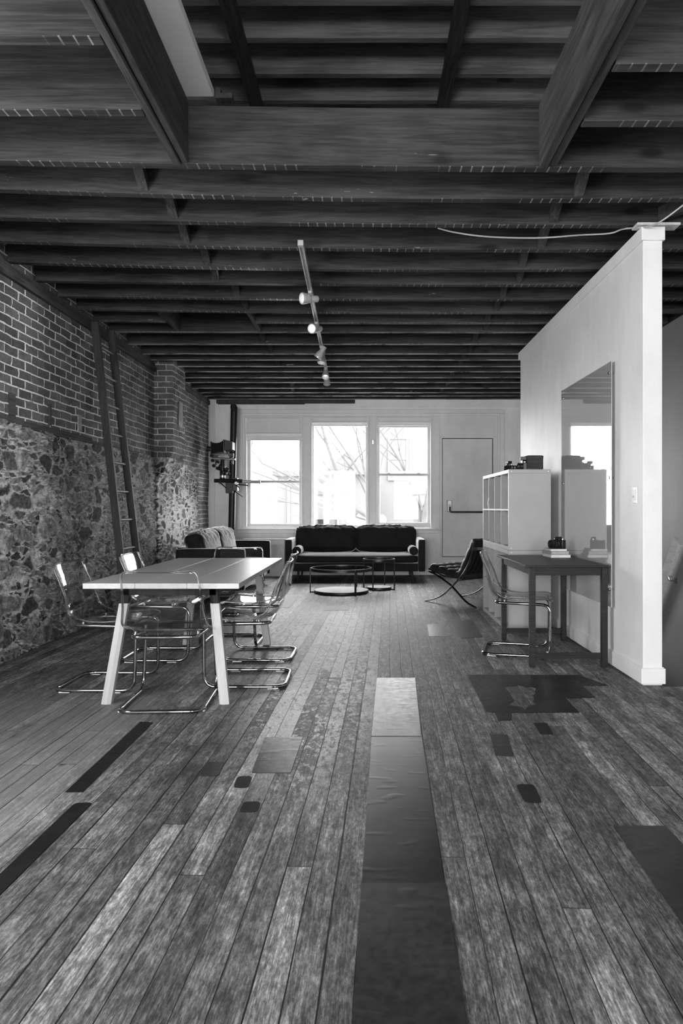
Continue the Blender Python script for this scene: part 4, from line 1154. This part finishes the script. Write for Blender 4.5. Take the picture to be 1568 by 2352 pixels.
sofa((-.195, 11.07, 0), 0, 2.28, .93, 'long dark velvet sofa with bolsters under the middle window')
sofa((-1.53, 9.69, 0), R(90), 2.34, .88, 'dark velvet sofa with its back to the brick wall, side on', bol=False, archz=.68)
bm = MB(); x0, x1, y0 = X_(560, 11.95), X_(653, 11.95), 11.93
t = thing('low_cabinet', 'low white panelled box between the two sofas', 'cabinet', ((x0+x1)/2, 12.05, 0))
bx(bm, (x0, y0, 0), (x1, 12.17, .63)); part('body', bm, M['trim'], t, world=True, bevel=.004)
bm = MB(); bx(bm, (x0-.015, y0-.02, .6305), (x1+.02, 12.17, .655)); part('top', bm, M['sash'], t, world=True, bevel=.004)
bm = MB(); bx(bm, (x0+.07, y0-.008, .08), (x1-.07, y0-.0003, .56)); part('front_panel', bm, M['trim'], t, world=True, bevel=.004)

# ------------------------------------------------------------------ coffee tables
def round_table(c, r, h, rb, rim, angs, label, legw):
    t = thing('coffee_table', label, 'coffee table', (c[0], c[1], 0), 0, 'round coffee tables')
    bm = MB(); lathe(bm, [(r-.012, h-rim), (r, h-rim), (r, h), (r-.006, h), (r-.006, h-.008), (r-.012, h-.008)], 64, close=True); part('top_ring', bm, M['bronze'], t)
    bm = MB(); lathe(bm, [(0, h-.016), (r-.0125, h-.016), (r-.0125, h-.008), (0, h-.008)], 64); part('glass_top', bm, M['tableglass'], t, label='clear glass top')
    bm = MB(); lathe(bm, [(0, .012), (rb, .012), (rb, .04), (rb-.012, .04), (rb-.012, .036), (0, .036)], 64); part('base_tray', bm, M['bronze'], t)
    bm = MB(); lathe(bm, [(0, .0365), (rb-.013, .0365), (rb-.013, .041), (0, .041)], 64); part('base_disc', bm, M['marble'], t, label='pale stone disc')
    for a in angs:
        ca, sa = cos(R(a)), sin(R(a)); Mr = Matrix.Rotation(R(a), 4, 'Z')
        bm = MB(); bx(bm, (r-.001, -legw, 0), (r+.016, legw, h-.004), Mr); bx(bm, (rb-.004, -legw, 0), (r+.015, legw, .018), Mr); part('leg', bm, M['bronze'], t, bevel=.002)
    return t
round_table((-.365, 9.65), .43, .352, .385, .042, (180, -62, 62), 'larger low round coffee table with a pale base disc', .012)
round_table((.172, 10.02), .232, .452, .185, .034, (-112, -22, 68, 158), 'smaller taller round side table beside the low one', .008)

# ------------------------------------------------------------------ leather lounge chair
def lounge(loc, fwd, label):
    rot = math.atan2(-fwd[0], fwd[1])
    t = thing('lounge_chair', label, 'chair', loc, rot)
    def bez(pts, n=18):
        P = [Vector((0, *p)) for p in pts]; out = []
        for i in range(len(P)-1):
            p0, p1, p2, p3 = P[max(0, i-1)], P[i], P[i+1], P[min(len(P)-1, i+2)]
            for k in range(n//len(P)+2):
                u = k/(n//len(P)+2)
                out.append(.5*((2*p1)+(p2-p0)*u+(2*p0-5*p1+4*p2-p3)*u*u+(3*p1-p0-3*p2+p3)*u**3))
        out.append(P[-1]); return out
    c1 = bez([(-.365, .79), (-.335, .66), (-.275, .50), (-.17, .36), (-.02, .225), (.12, .115), (.26, .045), (.42, .006)], 40)
    c2 = bez([(.36, .385), (.25, .355), (.12, .30), (-.02, .225), (-.14, .135), (-.26, .05), (-.395, .006)], 40)
    for s in (-1, 1):
        for nm, c in (('back_bar', c1), ('seat_bar', c2)):
            bm = MB(); rings = []
            for i, p in enumerate(c):
                d = (c[min(i+1, len(c)-1)]-c[max(i-1, 0)]).normalized(); n = Vector((0, -d.z, d.y))
                x = s*.365
                rings.append([Vector((x-.017, 0, 0))+p-n*.006, Vector((x+.017, 0, 0))+p-n*.006, Vector((x+.017, 0, 0))+p+n*.006, Vector((x-.017, 0, 0))+p+n*.006])
            loft(bm, rings); part(nm, bm, M['chrome'], t, bevel=.002)
    for (y, z) in ((.345, .375), (-.12, .325), (-.345, .70)):
        bm = MB(); bx(bm, (-.35, y-.006, z-.017), (.35, y+.006, z+.017)); part('cross_bar', bm, M['chrome'], t, bevel=.002)
    for k in range(8):
        x = -.30+.6*k/7
        bm = MB(); rings = []
        for y, z in ((-.352, .735), (-.318, .60), (-.25, .46), (-.15, .345)): rings.append([Vector((x-.018, y-.004, z)), Vector((x+.018, y-.004, z)), Vector((x+.018, y+.002, z)), Vector((x-.018, y+.002, z))])
        loft(bm, rings); part('back_strap', bm, M['leather'], t)
        bm = MB(); rings = []
        for y, z in ((-.13, .33), (.0, .325), (.15, .335), (.34, .38)): rings.append([Vector((x-.018, y, z-.003)), Vector((x+.018, y, z-.003)), Vector((x+.018, y, z+.003)), Vector((x-.018, y, z+.003))])
        loft(bm, rings); part('seat_strap', bm, M['leather'], t)
    def tuft(Wd, L_, th, nx, ny, Mt, name):
        bm = MB(); a, b = nx*9, ny*9; G = []
        def hz(u, v):
            e = min(1.0, min(u, 1-u)*Wd/.03, min(v, 1-v)*L_/.03); e = sqrt(max(0, 1-(1-e)**2))
            q = abs(sin(pi*u*nx))*abs(sin(pi*v*ny))
            return th*(.55+.45*e)*1.0+.022*(q**.45)*e-.02
        top = [[bm.verts.new(Mt @ Vector(((i/a-.5)*Wd, (j/b)*L_, hz(i/a, j/b)))) for j in range(b+1)] for i in range(a+1)]
        bot = [[bm.verts.new(Mt @ Vector(((i/a-.5)*Wd, (j/b)*L_, 0))) for j in range(b+1)] for i in range(a+1)]
        for i in range(a):
            for j in range(b):
                bm.faces.new((top[i][j], top[i+1][j], top[i+1][j+1], top[i][j+1])); bm.faces.new((bot[i][j], bot[i][j+1], bot[i+1][j+1], bot[i+1][j]))
        for i in range(a):
            bm.faces.new((top[i][0], bot[i][0], bot[i+1][0], top[i+1][0])); bm.faces.new((top[i+1][b], bot[i+1][b], bot[i][b], top[i][b]))
        for j in range(b):
            bm.faces.new((top[0][j+1], bot[0][j+1], bot[0][j], top[0][j])); bm.faces.new((top[a][j], bot[a][j], bot[a][j+1], top[a][j+1]))
        return part(name, bm, M['leather'], t, smooth=50)
    # seat slopes down to the back; cushion hinges on the rear edge
    tuft(.70, .57, .085, 5, 4, Matrix.Translation((0, -.175, .315)) @ Matrix.Rotation(R(9), 4, 'X'), 'seat_cushion')
    tuft(.70, .57, .085, 5, 4, Matrix.Translation((0, -.115, .30)) @ Matrix.Rotation(R(118), 4, 'X') @ Matrix.Rotation(pi, 4, 'Y') @ Matrix.Diagonal((1, 1, 1, 1)), 'back_cushion')
    return t
lounge((1.30, 8.68, 0), (-.67, .742), 'black tufted leather lounge chair on crossed chrome legs')

# ------------------------------------------------------------------ studio camera stand by the windows
def ep(px, py, d=11.72): return at(px, py, d)
t = thing('camera_stand', 'tall black column stand carrying a bellows camera beside the windows', 'camera stand', (-2.33, 11.72, 0))
top, bot = Vector((-2.28, 11.72, 2.9)), Vector((-2.34, 11.72, .04))
def colring(c, sx, sy): return [c+Vector((x*sx, y*sy, 0)) for x, y in ((-1, -.6), (-.5, -1), (.5, -1), (1, -.6), (1, 1), (-1, 1))]
bm = MB(); loft(bm, [colring(bot, .052, .05), colring(top, .052, .05)]); part('column', bm, M['black_steel'], t, world=True, smooth=0, bevel=.003)
bm = MB(); a, b = bot+Vector((.012, -.052, .06)), top+Vector((.012, -.052, -.06)); loft(bm, [[c+Vector((x, y, 0)) for x, y in ((-.009, 0), (.009, 0), (.009, .006), (-.009, .006))] for c in (b, a)]); part('guide_rail', bm, M['bronze'], t, world=True, smooth=0)
bm = MB(); c = top; loft(bm, [colring(c, .06, .055), colring(c+Vector((-.012, 0, .065)), .042, .045)]); part('column_cap', bm, M['black'], t, world=True, smooth=0, bevel=.004)
bm = MB(); cyl(bm, (-2.34, 11.72, 0), (-2.34, 11.72, .06), .2, .17, 24); part('foot', bm, M['black_steel'], t, world=True)
bm = MB(); a, b = ep(521, 1100), ep(536, 1133); bx(bm, (a.x, 11.60, b.z), (b.x+.01, 11.80, a.z)); part('carriage', bm, M['black'], t, world=True, bevel=.006)
bm = MB(); a, b = ep(534, 1098), ep(547, 1128); bx(bm, (a.x, 11.62, b.z), (b.x, 11.78, a.z)); part('carriage_plate', bm, M['bronze'], t, world=True, bevel=.006)
bm = MB(); cyl(bm, ep(492, 1104, 11.58), ep(557, 1105, 11.58), .032, seg=20); part('cross_arm', bm, M['black_steel'], t, world=True)
bm = MB(); cyl(bm, ep(556, 1106, 11.58), ep(597, 1107, 11.58), .028, seg=20); cyl(bm, ep(596, 1107, 11.58), ep(598, 1107, 11.58), .036, seg=20); part('chrome_arm', bm, M['track'], t, world=True, label='bright steel end of the cross arm')
for (x0, y0, x1, y1) in ((505, 1108, 518, 1120), (541, 1112, 569, 1115), (541, 1129, 556, 1140), (543, 1106, 552, 1102), (543, 1114, 550, 1121)):
    bm = MB(); a, b = ep(x0, y0, 11.54), ep(x1, y1, 11.53); cyl(bm, a, b, .012, .008, 10); sphere(bm, a, .02, 10); sphere(bm, b, .012, 10); part('lever', bm, M['black'], t, world=True)
bm = MB(); c = ep(543, 1110, 11.53); cyl(bm, c, c+Vector((0, -.05, 0)), .03, .024, 16); part('knob', bm, M['steel'], t, world=True)
bm = MB()
for (x, y, r, sx) in ((507, 1072, .05, .8), (513, 1085, .06, .9), (519, 1078, .035, 1), (503, 1076, .034, 1.2)): sphere(bm, ep(x, y, 11.57), r, 14, (sx, .9, 1))
cyl(bm, ep(512, 1055, 11.57), ep(511, 1072, 11.57), .034, .05, 16); cyl(bm, ep(511, 1068, 11.57), ep(511, 1100, 11.57), .045, .05, 18); cyl(bm, ep(496, 1075, 11.57), ep(526, 1079, 11.57), .026, seg=14); cyl(bm, ep(505, 1070, 11.57), ep(524, 1090, 11.57), .03, seg=14); part('tripod_head', bm, M['black'], t, world=True)
bm = MB(); cyl(bm, ep(511, 1092, 11.57), ep(511, 1097, 11.57), .05, seg=18); cyl(bm, ep(520, 1086, 11.52), ep(524, 1089, 11.52), .024, seg=12); cyl(bm, ep(516, 1074, 11.52), ep(519, 1070, 11.52), .018, seg=12); part('head_collar', bm, M['steel'], t, world=True)
bm = MB(); cyl(bm, ep(524, 1090, 11.52), ep(527, 1087, 11.5), .022, seg=12); cyl(bm, ep(498, 1077, 11.52), ep(503, 1075, 11.54), .018, seg=12); part('head_knob', bm, M['rubber'], t, world=True)
# the view camera itself rests on the stand
v = thing('bellows_camera', 'large format bellows camera clamped on the column stand', 'camera', ep(508, 1056, 11.58))
bm = MB(); a, b = ep(486, 1047, 11.6), ep(540, 1056, 11.6); cyl(bm, ep(487, 1053, 11.58), ep(540, 1055, 11.58), .02, seg=16); part('rail', bm, M['steel'], v, world=True)
bm = MB(); rings = []
n = 15
for k in range(n):
    u = k/(n-1); x = 490+(518-490)*u; yt = 1018+(1015-1018)*u - (3 if u > .6 else 0)*(u-.6)/.4 + 2.0*sin(pi*u); ybm = 1044-5*u; dd = .15
    j = .012 if k % 2 else 0
    a, b = ep(x, yt, 11.58), ep(x, ybm, 11.58)
    rings.append([Vector((a.x, 11.58-dd+j, b.z+j)), Vector((a.x, 11.58+dd-j, b.z+j)), Vector((a.x, 11.58+dd-j, a.z-j)), Vector((a.x, 11.58-dd+j, a.z-j))])
loft(bm, rings); part('bellows', bm, M['black'], v, world=True, smooth=0)
bm = MB(); a, b = ep(517, 1012, 11.58), ep(520, 1042, 11.58); bx(bm, (a.x, 11.40, b.z), (b.x, 11.76, a.z)); part('rear_standard', bm, M['bronze'], v, world=True, bevel=.004)
bm = MB(); a, b = ep(520.3, 1012, 11.58), ep(537, 1037, 11.58); loft(bm, [[Vector((a.x, 11.41, b.z)), Vector((a.x, 11.75, b.z)), Vector((a.x, 11.75, a.z)), Vector((a.x, 11.41, a.z))], [Vector((b.x, 11.45, b.z+.02)), Vector((b.x, 11.71, b.z+.02)), Vector((b.x, 11.71, a.z-.03)), Vector((b.x, 11.45, a.z-.03))]]); part('viewing_hood', bm, M['black'], v, world=True, smooth=0, bevel=.004)
bm = MB(); a, b = ep(489.5, 1016, 11.58), ep(491.5, 1045, 11.58); bx(bm, (a.x-.012, 11.42, b.z), (b.x-.012, 11.74, a.z)); part('front_standard', bm, M['black'], v, world=True, bevel=.004)
bm = MB(); c = ep(488, 1031, 11.58); cyl(bm, c+Vector((-.01, 0, 0)), c+Vector((-.09, 0, 0)), .04, .045, 20); part('lens', bm, M['black'], v, world=True)
bm = MB()
for (x0, y0, x1, y1) in ((491, 1046, 503, 1052), (525, 1041, 537, 1049), (530, 1049, 536, 1053), (531, 1058, 536, 1067), (494, 1056, 498, 1068)):
    a, b = ep(x0, y0, 11.5), ep(x1, y1, 11.5); bx(bm, (a.x, 11.47, b.z), (b.x, 11.53, a.z))
part('clamp', bm, M['chrome'], v, world=True, bevel=.006)
bm = MB()
for (x, y) in ((487, 1047), (489, 1058), (501, 1061), (492, 1070)):
    a = ep(x, y, 11.47); cyl(bm, a, a+Vector((0, -.05, 0)), .028, seg=14)
part('control_knob', bm, M['rubber'], v, world=True)

# ------------------------------------------------------------------ metal sheets and patches let into the floor
def rounded(poly, r, seg=4):
    out = []; n = len(poly)
    for i in range(n):
        p, a, b = Vector(poly[i]), Vector(poly[i-1]), Vector(poly[(i+1) % n])
        ka = min(r, (a-p).length*.3); kb = min(r, (b-p).length*.3)
        A, B = p+(a-p).normalized()*ka, p+(b-p).normalized()*kb
        for s in range(seg+1):
            u = s/seg; q = A*(1-u)**2+p*2*u*(1-u)+B*u*u; out.append((q.x, q.y))
    return out
def patch(name, quad, mat, label, cat, group=None, th=.0018, r=0.0, z=.0002):
    P = [tuple(floor_pt(*q)[:2]) for q in quad]
    if r: P = rounded(P, r)
    bm = MB(); prism(bm, P, z, z+th); return single(name, bm, mat, label, cat, group, smooth=0)
G = 'tin sheets in the long aisle strip'
patch('floor_sheet', [(865, 1558), (953, 1558), (967, 1692), (853, 1692)], M['tin'], 'bright tin sheet at the window end of the long floor strip', 'metal sheet', G, z=.0026)
patch('floor_sheet', [(853.5, 1688), (967.5, 1688), (1022, 2036), (830, 2036)], M['tin_grey'], 'dented middle tin sheet of the long floor strip', 'metal sheet', G, z=.0004, th=.002)
patch('floor_sheet', [(830, 2031), (1022, 2031), (1092, 2480), (799, 2480)], M['tin_dark'], 'dark scratched tin sheet at the viewer end of the long floor strip', 'metal sheet', G, z=.0026)
G = 'small tin plates in the floor'
patch('floor_plate', [(607, 1695), (695, 1693), (667, 1776), (577, 1776)], M['tin_dark'], 'large square tin plate on the floor in front of the dining table', 'metal plate', G, r=.01)
patch('floor_plate', [(473, 1751), (516, 1750), (502, 1782), (459, 1783)], M['tin_dark'], 'grey rounded tin plate on the floor, left of the square one', 'metal plate', G, r=.02)
patch('floor_plate', [(545, 1784), (579, 1783), (570, 1810), (535, 1810)], M['tin_black'], 'black rounded floor plate right below the corner of the square tin plate', 'metal plate', G, r=.025)
patch('floor_plate', [(559, 1842), (599, 1842), (590, 1866), (549, 1866)], M['tin_black'], 'small black rounded floor plate below another black plate', 'metal plate', G, r=.025)
patch('floor_plate', [(1224, 1661), (1255, 1661), (1271, 1687), (1240, 1686)], M['tin_black'], 'black floor plate just below the torn dark linoleum', 'metal plate', G, r=.012)
patch('floor_plate', [(1125, 1688), (1165, 1688), (1179, 1738), (1137, 1736)], M['tin_dark'], 'scuffed dark floor plate beside the aisle strip, above a black plate', 'metal plate', G, r=.008)
patch('floor_plate', [(1184, 1802), (1225, 1802), (1245, 1845), (1205, 1844)], M['tin_black'], 'black rounded floor plate by itself between aisle strip and big mat', 'metal plate', G, r=.03)
patch('floor_plate', [(1034, 1428), (1084, 1424), (1109, 1464), (1060, 1466)], M['tin_dark'], 'dark floor plate in front of the shelving and lounge chair', 'metal plate', G)
patch('floor_plate', [(645, 1366), (688, 1366), (664, 1396), (630, 1396)], M['glare_sheet'], 'floor plate with painted window glare by the window end of the dining table', 'metal plate', G, z=.0004)
patch('floor_plate', [(750, 1392), (803, 1392), (800, 1402), (743, 1402)], M['glare_sheet'], 'floor plate with painted window glare in front of the larger low coffee table', 'metal plate', G, z=.0004)
patch('floor_plate', [(981, 1434), (1020, 1434), (1031, 1462), (985, 1462)], M['tin_grey'], 'faint grey floor plate between the aisle and the dark plate by the shelving', 'metal plate', G, z=.0004)
G = 'long black tin strips'
patch('floor_strip', [(322, 1658), (352, 1660), (190, 1820), (149, 1820)], M['tin_black'], 'long black floor strip nearer the dining table', 'metal strip', G, r=.006)
patch('floor_strip', [(172, 1845), (213, 1844), (-235, 2290), (-340, 2330)], M['tin_black'], 'long black floor strip running out of the picture corner', 'metal strip', G, r=.02)
patch('floor_mat', [(1409, 1899), (1527, 1899), (1688, 2072), (1688, 2296)], M['tin_dark'], 'large plain dark mat on the floor at the picture edge', 'mat', th=.004)
# torn linoleum with a hole through which the boards show
outer = [(1072, 1550), (1330, 1551), (1397, 1575), (1336, 1575.5), (1367, 1603), (1299, 1604), (1331, 1637), (1173, 1637), (1174, 1655), (1144, 1655), (1136, 1637), (1116, 1635)]
inner = [(1158, 1578), (1166, 1575), (1178, 1577), (1190, 1573), (1205, 1577), (1222, 1578), (1231, 1582), (1228, 1588), (1231, 1592), (1224, 1597), (1227, 1605), (1224, 1611), (1231, 1619), (1215, 1621), (1205, 1631), (1196, 1624), (1180, 1622), (1164, 1619), (1176, 1613), (1180, 1607), (1172, 1598), (1170, 1590), (1161, 1585)]
bm = MB()
for z in (.0003, .0021):
    es = []
    for loop in (outer, inner):
        v = [bm.verts.new(floor_pt(*q)[:2]+(z,) if False else (floor_pt(*q).x, floor_pt(*q).y, z)) for q in loop]
        es += [bm.edges.new((v[i], v[(i+1) % len(v)])) for i in range(len(v))]
    bmesh.ops.triangle_fill(bm, use_beauty=True, use_dissolve=False, edges=es)
def inside(q, poly):
    r = False
    for i in range(len(poly)):
        (x0, y0), (x1, y1) = poly[i-1], poly[i]
        if (y0 > q.y) != (y1 > q.y) and q.x < (x1-x0)*(q.y-y0)/(y1-y0)+x0: r = not r
    return r
_in = [tuple(floor_pt(*q)[:2]) for q in inner]; _ot = [tuple(floor_pt(*q)[:2]) for q in outer]
bad = [f for f in bm.faces if inside(f.calc_center_median(), _in) or not inside(f.calc_center_median(), _ot)]
bmesh.ops.delete(bm, geom=bad, context='FACES')
single('linoleum_remnant', bm, M['lino'], 'torn dark linoleum remnant with a hole, on the floor before the desk', 'floor covering', smooth=0)

# ------------------------------------------------------------------ outside the windows
bm = MB(); bx(bm, (-60, 12.6, -3.6), (60, 90, -3.5)); struct('ground_yard', bm, M['ground'], 'ground of the yard below the windows', 'ground', smooth=0)
def house(name, x0, x1, y, zt, label, mat, gable=0.0, wins=()):
    t = thing(name, label, 'house', ((x0+x1)/2, y, -3.5), group='pale houses across the yard')
    bm = MB(); bx(bm, (x0, y, -3.5), (x1, y+6, zt)); part('wall', bm, mat, t, world=True, smooth=0)
    bm = MB()
    if gable: 
        loft(bm, [[Vector((x0-.25, yy, zt+.002)), Vector((x1+.25, yy, zt+.002)), Vector(((x0+x1)/2, yy, zt+gable))] for yy in (y-.3, y+6.2)])
    else: bx(bm, (x0-.15, y-.2, zt+.002), (x1+.15, y+6.2, zt+.2))
    part('roof', bm, M['roof'], t, world=True, smooth=0)
    for a, b, c, d in wins:
        bm = MB()
        for lo, hi in (((a-.1, y-.08, b-.1), (c+.1, y, b)), ((a-.1, y-.08, d), (c+.1, y, d+.1)), ((a-.1, y-.08, b), (a, y, d)), ((c, y-.08, b), (c+.1, y, d)), ((a, y-.06, (b+d)/2-.04), (c, y, (b+d)/2+.04))): bx(bm, lo, hi)
        f = part('window_frame', bm, M['house2'], t, world=True, smooth=0)
        bm = MB(); bx(bm, (a, y-.02, b), (c, y-.001, d)); mesh_obj('window_pane', bm, M['houseglass'], f, shift=t.location, smooth=0)
house('house', -3.15, -1.9, 24, 2.3, 'pale house with a framed window behind the sash window by the stand', M['house'], 0, ((-2.7, .05, -2.05, 1.9),))
house('house', -1.45, -.05, 26, 2.45, 'gabled pale house behind the middle window', M['house'], .9, ((-1.05, -.3, -.4, 1.1),))
house('house', .6, 4.6, 30, 6.5, 'large pale house behind the window by the door', M['house'], 0, ((1.0, 2.5, 1.7, 4.2), (2.3, .2, 3.0, 1.8)))
bm = MB(); bx(bm, (-4.35, 23, -3.5), (-3.95, 23.4, 1.9)); single('gate_post', bm, M['house'], 'pale square post outside the window by the camera stand', 'post', smooth=0)
def tree(base, hgt, lean, seed, label, trunk=.16, levels=5, spread=.6, n0=3):
    rng = random.Random(seed); bm = MB()
    def grow(p, d, L, r, lv):
        q = p; pts = [p]; nseg = 5
        for k in range(nseg):
            d = (d+Vector((rng.uniform(-.16, .16), rng.uniform(-.1, .1), rng.uniform(-.08, .12)))).normalized()
            q = q+d*(L/nseg); pts.append(q)
        tube(bm, pts, lambda u: r*(1-.45*u), 6 if r > .03 else 4, caps=False)
        if lv == 0: return
        for b in range(n0 if lv > 1 else 2):
            k = rng.randint(2, nseg); nd = (d+Vector((rng.uniform(-1, 1)*spread*1.5, rng.uniform(-.5, .5)*spread, rng.uniform(-.35, .8)*spread))).normalized()
            grow(pts[k], nd, L*rng.uniform(.62, .82), r*(.42 if k < nseg else .55), lv-1)
    grow(Vector(base), Vector(lean).normalized(), hgt, trunk, levels)
    return single('bare_tree', bm, M['bark'], label, 'tree', 'bare trees outside')
tree((1.75, 19.5, -3.5), 5.2, (-.16, 0, 1), 5, 'bare leaning tree outside the window by the door', .22, 5, .75)
tree((.2, 21, -3.5), 4.6, (-.05, 0, 1), 11, 'bare tree with fine branches outside the middle window', .14, 5, .8)
tree((-5.2, 20, -3.5), 5.0, (.12, 0, 1), 23, 'bare tree outside the window by the camera stand', .16, 5, .85)
bm = MB()
rng = random.Random(3)
for k in range(60):
    a, b = rng.uniform(0, 2*pi), rng.random()
    sphere(bm, (-.15+cos(a)*.55*b+.1, 20.5+rng.uniform(-.3, .3), .75+sin(a)*.42*b+rng.uniform(-.05, .05)), rng.uniform(.07, .17), 8)
cyl(bm, (-.1, 20.5, -3.5), (-.1, 20.5, .6), .12, .08, 8)
single('white_shrub', bm, M['snow'], 'pale bushy clump outside the middle window', 'shrub')
